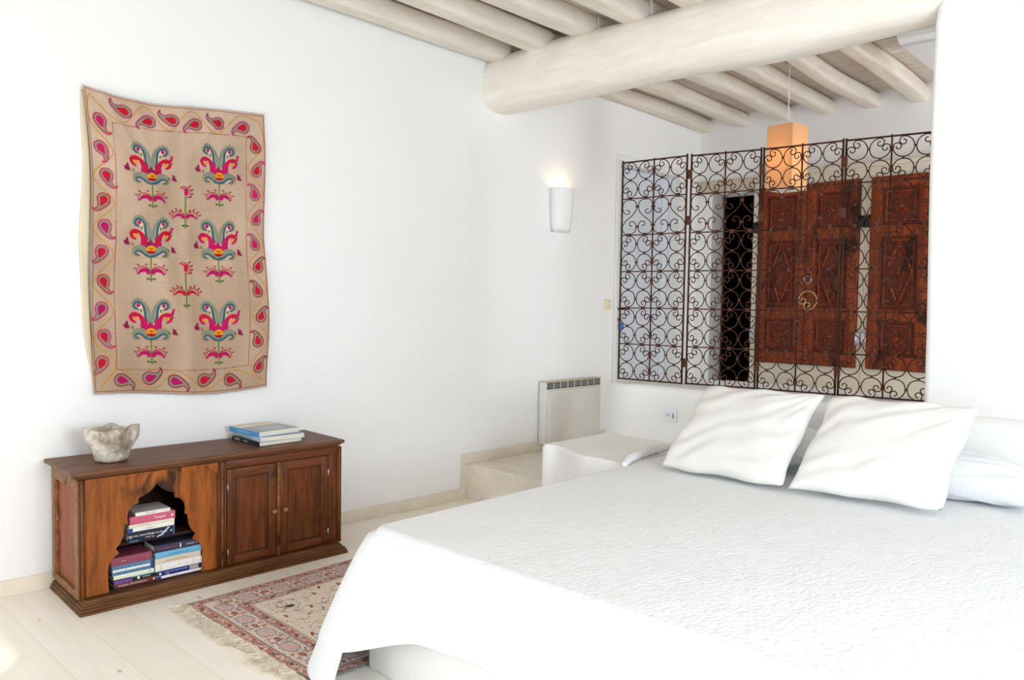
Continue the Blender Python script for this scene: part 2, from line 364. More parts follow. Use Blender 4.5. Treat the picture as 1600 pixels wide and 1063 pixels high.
for x0, x1 in WINS: b.box(x0, x1, WY-.2, WY, WZ[1], H+.1, M['plaster']); b.box(x0, x1, WY-.2, WY, 0, WZ[0], M['plaster'])
struct(b.build('wall_back'))
for i, (x0, x1) in enumerate(WINS):
    b = MB()
    for q in ((x0,x0+.05,WZ[0],WZ[1]), (x1-.05,x1,WZ[0],WZ[1]), (x0,x1,WZ[1]-.05,WZ[1]), (x0,x1,WZ[0],WZ[0]+.05)): b.box(q[0], q[1], WY-.18, WY-.12, q[2], q[3], M['doorframe'])
    struct(b.build('window_%d' % (i+1)))
b = MB(); b.box(-.45, 6.0, -2.8, YF+.25, H, H+.1, M['ceil'])
struct(b.build('ceiling'))
# bed-side wall, plastered around the end of the big beam
def sstep(a, b_, x):
    t = max(0, min(1, (x-a)/(b_-a))); return t*t*(3-2*t)
def swall():
    b = MB(); zs = [0,.5,.9,1.3,1.7,2.0]+[2.0+.08*i for i in range(1, 17)]
    rings = []
    for z in zs:
        k = sstep(1.9, 2.8, z); yf = 4.32-.36*k; xe = 2.845-.02*sstep(1, 2.4, z)+.105*k
        top = sstep(2.76, 2.95, z); r = .035+.06*top
        pts = []
        for i in range(7):
            w = PI/2*i/6; pts.append((xe+r-r*math.sin(w)+.06*top, yf+r-r*math.cos(w), z))
        pts = pts + [(xe+.0, 5.0, z), (5.8, 5.0, z), (5.8, 4.32-.2*k*0-.36*k, z)]
        rings.append(pts)
    b.loft(rings, M['plaster'], True)
    o = b.build('wall_bedside'); m = o.modifiers.new('edge', 'EDGE_SPLIT'); m.split_angle = math.radians(50)
    return struct(o)
swall()
# low masonry headboard wall with a deep ledge
def masonry(name, x0, x1, y0, y1, z0, z1, r, m, mtop=None, wob=.006):
    """rounded hand-plastered block"""
    bm = bmesh.new(); bmesh.ops.create_cube(bm, size=1)
    for v in bm.verts: v.co = Vector(((x0+x1)/2+v.co.x*(x1-x0), (y0+y1)/2+v.co.y*(y1-y0), (z0+z1)/2+v.co.z*(z1-z0)))
    bmesh.ops.subdivide_edges(bm, edges=bm.edges[:], cuts=14, use_grid_fill=True)
    for v in bm.verts:
        c = v.co
        q = Vector((min(max(c.x, x0+r), x1-r), min(max(c.y, y0+r), y1-r), min(c.z, z1-r)))
        d = c-q
        if d.length > r: c = q+d.normalized()*r
        n = noise.noise_vector(c*2.2)*wob; n.z *= (.6 if c.z > z0+.05 else 0)
        v.co = c+n
    b = MB(); b.addbm(bm, m, True)
    if mtop:
        k = b.mi(mtop)
        for i, f in enumerate(b.f):
            if all(b.v[j][2] > z1-.012 for j in f): b.m[i] = k
    return b.build(name)
struct(masonry('wall_headboard', .925, 5.0, 4.21, 5.02, .2, .892, .028, M['plaster_smooth'], None, .005))
# baseboards on the left wall
def strip(name, ya, yb, z0, z1, t=.012):
    b = MB(); A = wx(ya); B = wx(yb)
    b.add([(A,ya,z0),(B,yb,z0),(B,yb,z1),(A,ya,z1),(A+t,ya,z0),(B+t,yb,z0),(B+t,yb,z1-.003),(A+t,ya,z1-.003)],
          [(0,1,2,3),(4,7,6,5),(0,3,7,4),(1,5,6,2),(3,2,6,7),(0,4,5,1)], M['skirting'])
    return struct(bevel(b.build(name), .003))
strip('baseboard_left', -2.6, 3.765, 0, .078)
strip('trim_2', 3.765, 3.81, 0, .325)
strip('baseboard_left.001', 3.81, 4.55, .25, .325)
strip('baseboard_left.002', 4.55, 5.56, .25, .325)
# ------------------------------------------------------------------ door on the left wall (behind the screen)
d = bpy.data.objects.new('door_1', None); COL.objects.link(d); struct(d)
b = MB()
for q in ((DY0-.05,DY0,.25,DZ+.05), (DY1,DY1+.05,.25,DZ+.05), (DY0-.05,DY1+.05,DZ,DZ+.05)): b.box(.001, .016, q[0], q[1], q[2], q[3], M['doorframe'], .004)
b.box(-.25, .0, DY0-.0, DY0+.015, .25, DZ, M['doorframe']); b.box(-.25, .0, DY1-.015, DY1, .25, DZ, M['doorframe']); b.box(-.25, 0, DY0, DY1, DZ-.015, DZ, M['doorframe'])
b.build('door_frame', d)
lx = -.115; y0, y1 = DY0+.02, DY1-.02
b = MB()
sw = .11
b.box(lx-.045, lx-.012, y0, y1, .26, DZ-.02, M['doorw'])
for q in ((y0,y0+sw,.26,DZ-.02), (y1-sw,y1,.26,DZ-.02), (y0,y1,.26,.5), (y0,y1,1.12,1.3), (y0,y1,DZ-.14,DZ-.02), (y0,y1,1.95,2.05)):
    b.box(lx-.014, lx, q[0], q[1], q[2], q[3], M['doorw'], .003)
lf = b.build('door_leaf', d)
for (a, c) in ((.5,1.12), (1.3,1.95), (2.05,DZ-.14)):
    b = MB(); b.box(lx-.016, lx-.004, y0+sw+.05, y1-sw-.05, a+.05, c-.05, M['doorw'], .006); b.build('raised_panel', lf)
b = MB(); b.lathe([(.024,0),(.024,.006),(.01,.008),(.01,.04)], M['black'], 16, (lx, 5.75, 1.37), 'X'); b.tube([(lx+.04,5.75,1.37),(lx+.045,5.8,1.37),(lx+.045,5.88,1.368)], .008, M['black'], 8); b.build('lever_handle', d)
b = MB(); b.lathe([(.026,0),(.026,.006),(.012,.01),(.012,.02)], M['black'], 16, (lx, 5.76, 1.275), 'X'); b.build('lock', d)
k = empty('key', (lx+.03, 5.77, 1.27), 0, 'key with a blue plastic tag hanging from the grey door lock', 'key')
b = MB(); b.lathe([(.003,-.012),(.003,.012)], M['steel'], 8, (0,0,0), 'X'); b.tube([(.014,.0+.012*math.cos(w),-.006+.012*math.sin(w)) for w in [i*PI/6 for i in range(12)]], .0018, M['steel'], 5, closed=True); b.build('key_bow', k)
b = MB(); b.box(.012, .018, .002, .038, -.085, -.022, M['key'], .003); tag(b.build('key_tag', k), 'bright blue key tag')
# light switch, sconce
sw_ = empty('light_switch', (0, 5.465, 1.41), 0, 'small ivory light switch on the left wall beside the door frame', 'light switch')
b = MB(); b.box(.0, .01, -.045, .045, -.043, .043, M['ivory'], .004); b.build('face_plate', sw_)
b = MB(); b.box(.01, .016, -.02, .04, -.03, .03, M['ivory'], .003); b.build('rocker', sw_)
sc = empty('wall_sconce', (0, 4.785, 2.15), 0, 'white tapered plaster wall light glowing warm at its open top', 'wall light')
b = MB(); rings = []; rin = []
for i in range(9):
    t = i/8; z = -.175+.345*t; hw = .083+.027*t+.004*math.sin(t*5); dp = .075+.022*math.sin(t*1.4)
    prof = [(0,-hw),(dp*.55,-hw*.99),(dp*.92,-hw*.86),(dp*1.02,-hw*.5),(dp*1.06,0),(dp*1.02,hw*.5),(dp*.92,hw*.86),(dp*.55,hw*.99),(0,hw)]
    rings.append([(x, y, z) for x, y in prof]); rin.append([(max(.0,x-.008), y*.93, z+(.01 if i == 0 else 0)) for x, y in prof])
b.loft(rings[:1]+rings, M['ceramic'], True, cap=False)
b.loft(rin, M['ceramic'], True, cap=False)
n9 = 9
b.add(rings[-1]+rin[-1], [(i, i+1, i+1+n9, i+n9) for i in range(8)], M['ceramic'])
b.add(rings[0], [tuple(range(9))], M['ceramic'])
o = b.build('plaster_shade', sc)
bm_ = bpy.data.materials.new('lit_bulb'); bm_.use_nodes = True; bb = bm_.node_tree.nodes['Principled BSDF']; bb.inputs['Emission Color'].default_value = (1,.72,.35,1); bb.inputs['Emission Strength'].default_value = 12
b = MB(); b.lathe([(.002,.0),(.016,.008),(.022,.03),(.016,.052),(.01,.06)], bm_, 12, (.045,0,.04)); b.lathe([(.012,-.04),(.012,.0)], M['white_pl'], 12, (.045,0,.04)); b.build('bulb', sc)
pl = bpy.data.lights.new('sconce_glow', 'POINT'); pl.energy = 1.5; pl.color = (1,.68,.32); pl.shadow_soft_size = .02
po = bpy.data.objects.new('sconce_glow', pl); COL.objects.link(po); po.location = (.05, 4.785, 2.27)
# radiator
rd = empty('wall_heater', (0, 4.58, .0), 0, 'warm grey electric panel heater with dark top grille on the left wall', 'heater')
b = MB(); b.box(.012, .075, .0, .72, .30, .735, M['heater_e'], .006); b.box(.07, .092, .03, .70, .31, .725, M['heater'], .01); b.build('heater_body', rd)
b = MB(); b.box(.014, .07, .02, .715, .735, .79, M['grille'], .004); b.box(.01, .078, .01, .02, .735, .79, M['heater_e'])
for i in range(4): b.box(.07, .077, .02, .715, .746+i*.011, .7475+i*.011, M['heater'])
for i in range(9): b.box(.069, .0765, .02+i*.086, .0225+i*.086, .735, .79, M['heater'])
b.box(.01, .08, .01, .72, .788, .794, M['lintel']); b.build('top_grille', rd)
# pieces of the setting: bench
pts = [(.935,3.575),(.96,3.566),(1.03,3.585),(1.13,3.555),(1.24,3.5),(1.33,3.468),(1.45,3.458),(1.6,3.455),(1.632,3.455),(1.632,4.22),(.935,4.22)]
b = MB(); b.prism([(p.x,p.y) for p in cr([(x,y,0) for x,y in pts[:9]], 6)]+pts[9:], [], .0, .535, M['plaster_smooth'], lambda a,c,h:(a,c,h))
inner = [(p.x,p.y) for p in cr([(x,y,0) for x,y in pts[:9]], 6)]
b.prism([(x+.012 if i < 3 else x, y+.012) for i,(x,y) in enumerate(inner)]+[(1.632,4.22),(.95,4.22)], [], .535, .55, M['bench_top'], lambda a,c,h:(a,c,h))
tag(bevel(b.build('masonry_bench'), .012, 3), 'white masonry bench with a polished top between the bed and the heater', 'bench')
# outlet
ou = empty('power_outlet', (1.424, 4.206, .722), 0, 'white wall socket plate low on the masonry headboard wall', 'power outlet')
b = MB(); b.box(-.06, .06, -.008, .002, -.042, .042, M['white_pl'], .003); b.build('face_plate', ou)
b = MB(); b.lathe([(.021,.004),(.021,-.002),(.017,-.003),(.0165,-.0015),(.001,-.0015)], M['white_pl'], 20, (0,-.009,0), 'Y')
b.box(-.008, -.0065, -.0125, -.0095, -.004, .004, M['dark']); b.box(.006, .0075, -.0125, -.0095, -.004, .004, M['dark']); b.build('socket', ou)
b = MB(); b.box(.034, .042, -.014, -.008, -.017, .017, cm((120,160,190)), .002); b.build('toggle', ou)
# ------------------------------------------------------------------ roof timbers
def timber(name, p0, p1, w, h, m, seed, squ=.35, wob=.02, seg=26, n=20, ww=None):
    b = MB(); p0, p1 = Vector(p0), Vector(p1); t = (p1-p0).normalized(); sx = t.cross(Vector((0,0,1))).normalized(); up = sx.cross(t).normalized()
    rings = []
    for i in range(seg+1):
        s = i/seg; c = p0.lerp(p1, s)
        o = Vector((noise.noise(Vector((s*2.3, seed, 0))), noise.noise(Vector((s*2.3, seed, 5))), 0))*wob
        sc = 1+.12*noise.noise(Vector((s*3, seed, 9)))
        wi = (w if ww is None else w+(ww-w)*s)*sc; hi = (h if ww is None else h*(w+(ww-w)*s)/w)*sc
        r = []
        for k in range(n):
            a = 2*PI*k/n+PI/n; ca, sa = math.cos(a), math.sin(a); q = 1-squ*.5
            px = math.copysign(abs(ca)**q, ca)*wi/2; pz = math.copysign(abs(sa)**q, sa)*hi/2
            j = 1+.05*noise.noise(Vector((ca*1.2+seed, sa*1.2, s*4)))
            r.append(tuple(c+sx*(px*j+o.x)+up*(pz*j+o.y)))
        rings.append(r)
    b.loft(rings, m, True); o = b.build(name); e = o.modifiers.new('edge', 'EDGE_SPLIT'); e.split_angle = math.radians(60); return o
tag(timber('ceiling_beam', (-.12, 4.10, 2.965), (3.25, 4.13, 2.975), .37, .37, M['beam'], 3.3, .42, .012, 40, 28, .42), 'massive whitewashed log beam crossing the room below the joists', 'beam')
ordn = ['first', 'second', 'third', 'fourth', 'fifth', 'sixth', 'seventh']
for i, x in enumerate((.10, .50, .86, 1.26, 1.66, 2.05, 2.45)):
    o = timber('ceiling_joist', (x-.02 if i else x-.03, -2.6, 3.175), (x, 4.02, 3.175), .165, .14, M['log'], 10+i*3.7, 1.1, .03, 60)
    tag(o, '%s whitewashed joist from the left wall on the near side of the big beam' % ordn[i], 'joist', 'whitewashed joists on the near side of the beam')
for i, x in enumerate((.065, .45, .87, 1.255, 1.625, 2.01)):
    o = timber('ceiling_joist', (x+.03, 4.03, 3.19), (x, YF+.04, 3.178-.008*i*.4), .135, .12, M['log'], 50+i*5.3, 1.1, .028, 30)
    tag(o, '%s whitewashed joist from the left wall on the far side of the big beam' % ordn[i], 'joist', 'whitewashed joists on the far side of the beam')
# ceiling air conditioner
ac = empty('air_conditioner', (2.42, 5.0, 2.99), 0, 'white ceiling unit tucked behind the right end of the big beam', 'air conditioner')
b = MB(); prof = [(0.03,.15),(.05,.07),(.10,.02),(.16,.0),(.18,.0),(.18,.19),(.03,.19)]
b.loft([[(x, y-.04, z+.02) for y, z in prof] for x in (0, .012, .9)], M['white_pl']); b.build('front_fascia', ac)
b = MB(); b.box(.01, .9, .12, .85, .005, .21, M['white_pl'], .004)
for i in range(12): b.box(.25, .85, .2+i*.05, .215+i*.05, -.002, .006, M['heater_e'])
b.build('unit_body', ac)
b = MB(); b.box(-.05, .012, .1, .115, -.012, -.004, M['white_pl']); b.build('louvre', ac)
# pendant lamp
lp = empty('pendant_lamp', (1.575, 5.45, 0), math.radians(-8), 'amber square column pendant shade hanging behind the iron screen', 'pendant lamp')
sx = .1; b = MB(); t_ = .003
for q in ((-sx,sx,-sx,-sx+t_), (-sx,sx,sx-t_,sx), (-sx,-sx+t_,-sx,sx), (sx-t_,sx,-sx,sx)): b.box(q[0], q[1], q[2], q[3], 2.245, 2.70, M['shade'])
b.box(-sx, sx, -sx, sx, 2.697, 2.70, M['shade'])
b.build('lamp_shade', lp)
b = MB(); b.box(-sx+.004, sx-.004, -sx+.004, sx-.004, 2.247, 2.25, M['white_pl']); b.build('diffuser', lp)
b = MB(); b.tube([(0,0,2.70),(0,0,3.16)], .0035, M['white_pl'], 6); b.build('cord', lp)
b = MB(); b.lathe([(.045,3.19),(.045,3.165),(.02,3.15)], M['black'], 16, (-.0,.0,0)); b.build('ceiling_rose', lp)
pl = bpy.data.lights.new('pendant_glow', 'POINT'); pl.energy = 2.0; pl.color = (1,.88,.7); pl.shadow_soft_size = .04
po = bpy.data.objects.new('pendant_glow', pl); COL.objects.link(po); po.location = (1.575, 5.45, 2.47)
# ------------------------------------------------------------------ built-in cupboard with old carved doors
CB = empty('built_in_cupboard', (0, YF, 0), 0, 'cream built-in cupboard with old carved brown wooden doors on the far wall', 'cupboard')
b = MB(); D = -.10
b.box(.635, 3.6, D, -.002, .25, .90, M['cream'], .004); b.box(.635, 3.6, D, -.002, 2.505, 2.60, M['cream'], .004); b.box(.63, 3.62, D-.015, -.002, 2.60, 2.635, M['cream'], .008)
b.box(.635, .693, D, -.002, .9, 2.505, M['cream'], .003); b.box(1.603, 1.69, D, -.002, .9, 2.505, M['cream'], .003); b.box(2.625, 2.70, D, -.002, .9, 2.505, M['cream'], .003)
b.box(2.7, 3.6, D, -.002, .9, 2.505, M['cream'], .003); b.box(1.643, 1.648, D-.003, D+.001, .25, 2.5, M['lintel'])
b.box(.693, 2.625, -.03, -.002, .9, 2.505, M['cream'])
b.build('cupboard_frame', CB)
def carve_flower(mb, cx, cz, y, s, m):
    for k in range(8):
        a = PI/4*k; mb.tube([(cx+math.cos(a)*s*.12, y, cz+math.sin(a)*s*.12), (cx+math.cos(a)*s*.28, y-.004, cz+math.sin(a)*s*.28), (cx+math.cos(a+.25)*s*.45, y, cz+math.sin(a+.25)*s*.45), (cx+math.cos(a-.05)*s*.55, y, cz+math.sin(a-.05)*s*.55)], [s*.03, s*.055, s*.035, s*.02], m, 6)
    mb.lathe([(s*.14,.004),(s*.13,-.006),(s*.05,-.011),(.001,-.011)], m, 12, (cx, y, cz), 'Y')
def carved_door(x0, x1, z0=.905, z1=2.5, y=-.1):
    o = bpy.data.objects.new('carved_door', None)
    w = x1-x0; sw = .085
    b = MB(); b.box(x0, x1, y-.008, y+.03, z0, z1, M['old_dark'])
    for q in ((x0,x0+sw,z0,z1), (x1-sw,x1,z0,z1), (x0,x1,z0,z0+.11), (x0,x1,z1-.09,z1), (x0,x1,z0+.40,z0+.50), (x0,x1,z1-.49,z1-.40)):
        b.box(q[0], q[1], y-.03, y, q[2], q[3], M['old'], .004)
    o = b.build('carved_door', CB)
    cells = [(z0+.11, z0+.40), (z0+.50, z1-.49), (z1-.40, z1-.09)]
    for ci, (a, c) in enumerate(cells):
        b = MB(); X0, X1 = x0+sw, x1-sw; g = .012
        for q in ((X0,X0+g,a,c), (X1-g,X1,a,c), (X0,X1,a,a+g), (X0,X1,c-g,c)): b.box(q[0], q[1], y-.024, y-.006, q[2], q[3], M['old_dark'], .003)
        X0 += .03; X1 -= .03; a2, c2 = a+.03, c-.03
        for q in ((X0,X0+g,a2,c2), (X1-g,X1,a2,c2), (X0,X1,a2,a2+g), (X0,X1,c2-g,c2)): b.box(q[0], q[1], y-.019, y-.006, q[2], q[3], M['old'], .003)
        cx, cz = (x0+x1)/2, (a+c)/2
        if ci != 1: carve_flower(b, cx, cz, y-.010, (X1-X0)*.68, M['old'])
        else:
            for q in (((X0+.012,cz),(cx,c2-.01)), ((cx,c2-.01),(X1-.012,cz)), ((X1-.012,cz),(cx,a2+.01)), ((cx,a2+.01),(X0+.012,cz))):
                p, r = Vector((q[0][0], y-.013, q[0][1])), Vector((q[1][0], y-.013, q[1][1])); n_ = (r-p).cross(Vector((0,1,0))).normalized()
                b.tube([p, r], .011, M['old'], 6); b.tube([p+n_*.03, r+n_*.03], .005, M['old_dark'], 5)
            carve_flower(b, cx, cz, y-.010, (X1-X0)*.55, M['old'])
            for sgn in (-1, 1):
                b.tube([(cx, y-.012, cz+sgn*.09), (cx+.018, y-.012, cz+sgn*.13), (cx-.015, y-.012, cz+sgn*.17), (cx+.005, y-.012, cz+sgn*.21)], .006, M['old'], 5)
                for s2 in (-1, 1): b.lathe([(.022,.002),(.02,-.004),(.006,-.007)], M['old'], 10, (cx+s2*.1, y-.011, cz+sgn*.30), 'Y')
        b.build('carved_panel', o)
    return o
doors = [carved_door(.695, 1.145), carved_door(1.150, 1.600), carved_door(1.692, 2.155), carved_door(2.16, 2.623)]
b = MB(); b.tube([(1.185+.032*math.cos(w), -.145, 1.655+.032*math.sin(w)) for w in [i*PI/8 for i in range(16)]], .004, M['steel'], 6, closed=True)
b.lathe([(.016,0),(.014,-.012),(.006,-.018)], M['black'], 10, (1.185,-.13,1.69), 'Y'); tag(b.build('ring_pull', doors[1]), 'steel ring pull')
def hinge(par, xc, zc, dirx):
    b = MB(); b.box(xc, xc+dirx*.045, -.136, -.131, zc-.05, zc+.05, M['steel'] if zc < 1.5 else M['black'], .001); b.lathe([(.007,-.055),(.007,.055)], M['steel'] if zc < 1.5 else M['black'], 8, (xc,-.134,zc)); b.build('butterfly_hinge', par)
for zc in (1.15, 2.14):
    hinge(doors[1], 1.606, zc, 1); hinge(doors[2], 1.686, zc, -1); hinge(doors[0], .69, zc, -1)
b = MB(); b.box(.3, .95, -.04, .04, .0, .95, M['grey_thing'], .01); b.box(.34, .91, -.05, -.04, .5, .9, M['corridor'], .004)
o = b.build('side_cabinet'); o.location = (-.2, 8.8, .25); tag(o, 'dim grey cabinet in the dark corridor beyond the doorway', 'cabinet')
# ------------------------------------------------------------------ wrought iron folding screen
def cscroll(seg=40):
    """unit C scroll: circle radius .47, open toward +x+y (45 deg), both ends curling inwards"""
    R = .47; half = []
    th = math.radians(225); x, y = R*math.cos(th), R*math.sin(th); hd = th+PI/2; acc = 0
    ds = .035
    out = [(x, y)]
    arc = R*math.radians(121)
    while acc < arc+.98 and len(out) < 160:
        if acc < arc: k = 1/R
        else: k = min(1/R+(acc-arc)*30, 5.4)+max(0, acc-arc-.45)*11
        hd += k*ds; x += math.cos(hd)*ds; y += math.sin(hd)*ds; acc += ds; out.append((x, y))
        if k > 16: break
    def mir(p): # mirror about the 45 degree axis
        return (p[1], p[0])
    return [mir(p) for p in out[::-1]]+out[1:]
CS = cscroll()
HEART = [(.30,.62),(.42,.64),(.50,.73),(.42,.83),(.27,.84),(.12,.72),(.04,.46),(.16,.15),(.48,.05),(.82,.15),(.96,.43),(.88,.70),(.60,.98),(.22,1.26),(.04,1.56),(.15,1.86),(.5,1.96),(.84,1.84),(.95,1.55),(.82,1.30),(.62,1.26),(.50,1.38),(.56,1.50),(.68,1.47)]
HZ = 1.465; NB = 6; RR = .0040
P4 = [((.915,4.375),(1.385,4.415)), ((1.405,4.435),(1.835,4.52)), ((1.85,4.525),(2.305,4.575)), ((2.32,4.58),(2.79,4.65))]
SCR = empty('folding_screen', (0,0,.898), 0, 'rust brown wrought iron folding screen of scrolls standing on the masonry ledge', 'folding screen')
lumped = MB()
def unit_mesh(kind, qx, qz, cw, ch, m):
    """one scroll mesh in local panel coords (x along panel, z up), centred at origin"""
    b = MB()
    if kind == 'c':
        pts = [(p[0]*qx*cw, 0, p[1]*qz*ch) for p in CS]
        b.tube(pts, RR*.82, m, 5)
        if qx < 0: b.box(cw*.5-.006, cw*.5+.006, -.007, .007, -.006, .006, M['iron_clip'])
        if qz < 0: b.box(-.006, .006, -.007, .007, ch*.5-.006, ch*.5+.006, M['iron_clip'])
    else:
        pts = cr([((p[0]-.5)*qx*cw, 0, (1-p[1])*ch) for p in HEART], 4)
        b.tube(pts, RR*.82, m, 5)
        if qx > 0:
            b.box(cw*.5-.010, cw*.5+.010, -.007, .007, ch*.55-.007, ch*.55+.007, M['iron_clip'])
            b.box(cw*.5-.010, cw*.5+.010, -.007, .007, -ch*.55-.007, -ch*.55+.007, M['iron_clip'])
    return b
def copy_at(ob, mesh_cache, key, make, parent, name, loc, rz=0):
    if key not in mesh_cache:
        o = make().build(name, parent); mesh_cache[key] = o; o.location = loc; return o
    o = mesh_cache[key].copy(); COL.objects.link(o); o.parent = parent; o.location = loc; return o
for pi, (A, B_) in enumerate(P4):
    A = Vector((*A, 0)); B_ = Vector((*B_, 0)); Wd = (B_-A).length; ang = math.atan2((B_-A).y, (B_-A).x)
    b = MB(); m = M['iron']
    for x in (0, Wd): b.tube([(x,0,.0),(x,0,HZ+.012)], .0062, m, 6)
    b.tube([(0,0,HZ),(Wd,0,HZ)], .0055, m, 6); b.tube([(0,0,.006),(Wd,0,.006)], .0055, m, 6)
    P = b.build('screen_panel', SCR); P.location = (A.x, A.y, 0); P.rotation_euler = (0,0,ang)
    bh = HZ/NB; cw = Wd/4; ch = bh/2
    b = MB(); b.tube([(Wd/2,0,0),(Wd/2,0,HZ+.01)], .0048, m, 6)
    for i in range(NB*2): b.box(Wd/2-.011, Wd/2+.011, -.009, .009, (i+.5)*ch-.006, (i+.5)*ch+.006, M['iron_clip'], .001, 1)
    b.build('middle_post', P)
    for i in range(1, NB):
        b = MB(); z = i*bh; b.tube([(0,0,z),(Wd,0,z)], .0042, m, 6)
        for c in range(4): b.box((c+.5)*cw-.009, (c+.5)*cw+.009, -.009, .009, z-.011, z+.011, M['iron_clip'], .001, 1)
        b.build('crossbar', P)
    cache = {}
    for band in range(NB):
        heart = (band == NB-2 and pi != 3)
        for c in range(4):
            qx = -1 if c % 2 == 0 else 1
            x = (c+.5)*cw
            if heart:
                mk = (lambda c=c: unit_mesh('h', 1 if c % 2 == 0 else -1, 1, cw, ch, m)); z = (band*2+1)*ch
                if pi >= 2: copy_at(None, cache, ('h', qx), mk, P, 'scroll', (x, 0, z))
                else: lumped_add = mk().xf(Matrix.Translation((A.x,A.y,0)) @ Matrix.Rotation(ang,4,'Z') @ Matrix.Translation((x,0,z)))
                if pi < 2: 
                    o0 = len(lumped.v)
                    for f, mi_, sm in zip(lumped_add.f, lumped_add.m, lumped_add.sm): lumped.f.append([q+o0 for q in f]); lumped.m.append(lumped.mi(lumped_add.mats[mi_])); lumped.sm.append(sm)
                    lumped.v += lumped_add.v
            else:
                for r in range(2):
                    qz = 1 if r == 1 else -1; z = (band*2+r+.5)*ch
                    pale = (pi == 2 and band == 2 and c == 2 and r == 0)
                    mm = M['brass'] if pale else m
                    mk = (lambda qx=qx, qz=qz, mm=mm: unit_mesh('c', qx, qz, cw, ch, mm))
                    if pi >= 2:
                        o = copy_at(None, cache, ('c', qx, qz, pale), mk, P, 'scroll', (x, 0, z))
                        if pale: tag(o, 'pale gold scroll')
                        elif 'label' in o: del o['label']
                    else:
                        q = mk().xf(Matrix.Translation((A.x,A.y,0)) @ Matrix.Rotation(ang,4,'Z') @ Matrix.Translation((x,0,z)))
                        o0 = len(lumped.v)
                        for f, mi_, sm in zip(q.f, q.m, q.sm): lumped.f.append([k_+o0 for k_ in f]); lumped.m.append(lumped.mi(q.mats[mi_])); lumped.sm.append(sm)
                        lumped.v += q.v
    if pi < 3:
        N_ = Vector((*P4[pi+1][0], 0))
        for z in (.14, HZ*.72, HZ*.92):
            b = MB(); c_ = (B_+N_)/2; b.box(c_.x-.016, c_.x+.016, c_.y-.008, c_.y+.008, z-.028, z+.028, M['iron_clip'], .002, 1); b.build('hinge', SCR)
tag(lumped.build('scrollwork', SCR, recalc=True), kind='stuff')
# ------------------------------------------------------------------ canvas painter (flat woven / embroidered pattern colours)
class Canvas:
    def __init__(s, w, h, res, bgc):
        s.w, s.h, s.res = w, h, res; s.nx, s.ny = int(round(w/res)), int(round(h/res))
        s.a = np.ones((s.ny, s.nx, 3))*np.array(bgc, float)
    def _bb(s, x0, x1, y0, y1):
        i0, i1 = max(0, int(x0/s.res)-1), min(s.nx, int(x1/s.res)+2); j0, j1 = max(0, int(y0/s.res)-1), min(s.ny, int(y1/s.res)+2)
        if i0 >= i1 or j0 >= j1: return None
        X = (np.arange(i0, i1)+.5)*s.res; Y = (np.arange(j0, j1)+.5)*s.res
        return i0, i1, j0, j1, X[None, :], Y[:, None]
    def ell(s, cx, cy, rx, ry, c, ang=0):
        r = max(rx, ry); q = s._bb(cx-r, cx+r, cy-r, cy+r)
        if not q: return
        i0, i1, j0, j1, X, Y = q; ca, sa = math.cos(ang), math.sin(ang)
        u = (X-cx)*ca+(Y-cy)*sa; v = -(X-cx)*sa+(Y-cy)*ca
        s.a[j0:j1, i0:i1][(u/rx)**2+(v/ry)**2 <= 1] = c
    def rect(s, x0, x1, y0, y1, c):
        i0, i1, j0, j1 = (int(round(v/s.res)) for v in (x0, x1, y0, y1)); s.a[max(0,j0):max(0,j1), max(0,i0):max(0,i1)] = c
    def poly(s, P, c):
        xs = [p[0] for p in P]; ys = [p[1] for p in P]; q = s._bb(min(xs), max(xs), min(ys), max(ys))
        if not q: return
        i0, i1, j0, j1, X, Y = q; ins = np.zeros((j1-j0, i1-i0), bool); n = len(P)
        for k in range(n):
            (xa, ya), (xb, yb) = P[k], P[(k+1) % n]
            if ya == yb: continue
            cond = ((ya > Y) != (yb > Y)) & (X < (xb-xa)*(Y-ya)/(yb-ya)+xa); ins ^= cond
        s.a[j0:j1, i0:i1][ins] = c
    def stroke(s, P, w0, c, w1=None, wm=None, n=8, smooth=True):
        if smooth and len(P) > 2: Q = [(p.x, p.y) for p in cr([(x, y, 0) for x, y in P], n)]
        else:
            Q = []
            for k in range(len(P)-1):
                L = math.dist(P[k], P[k+1]); m_ = max(1, int(L/(s.res*.7)))
                Q += [(P[k][0]+(P[k+1][0]-P[k][0])*t/m_, P[k][1]+(P[k+1][1]-P[k][1])*t/m_) for t in range(m_)]
            Q.append(P[-1])
        R = []
        for k in range(len(Q)-1):
            L = math.dist(Q[k], Q[k+1]); m_ = max(1, int(L/(s.res*.8)))
            R += [(Q[k][0]+(Q[k+1][0]-Q[k][0])*t/m_, Q[k][1]+(Q[k+1][1]-Q[k][1])*t/m_) for t in range(m_)]
        R.append(Q[-1]); w1 = w0 if w1 is None else w1; T = max(1, len(R)-1)
        for k, (x, y) in enumerate(R):
            t = k/T
            w = (w0+(w1-w0)*t) if wm is None else (w0+(wm-w0)*t*2 if t < .5 else wm+(w1-wm)*(t-.5)*2)
            s.ell(x, y, max(w/2, s.res*.55), max(w/2, s.res*.55), c)
    def down(s, k=2):
        ny, nx = s.ny//k, s.nx//k; return s.a[:ny*k, :nx*k].reshape(ny, k, nx, k, 3).mean((1, 3))
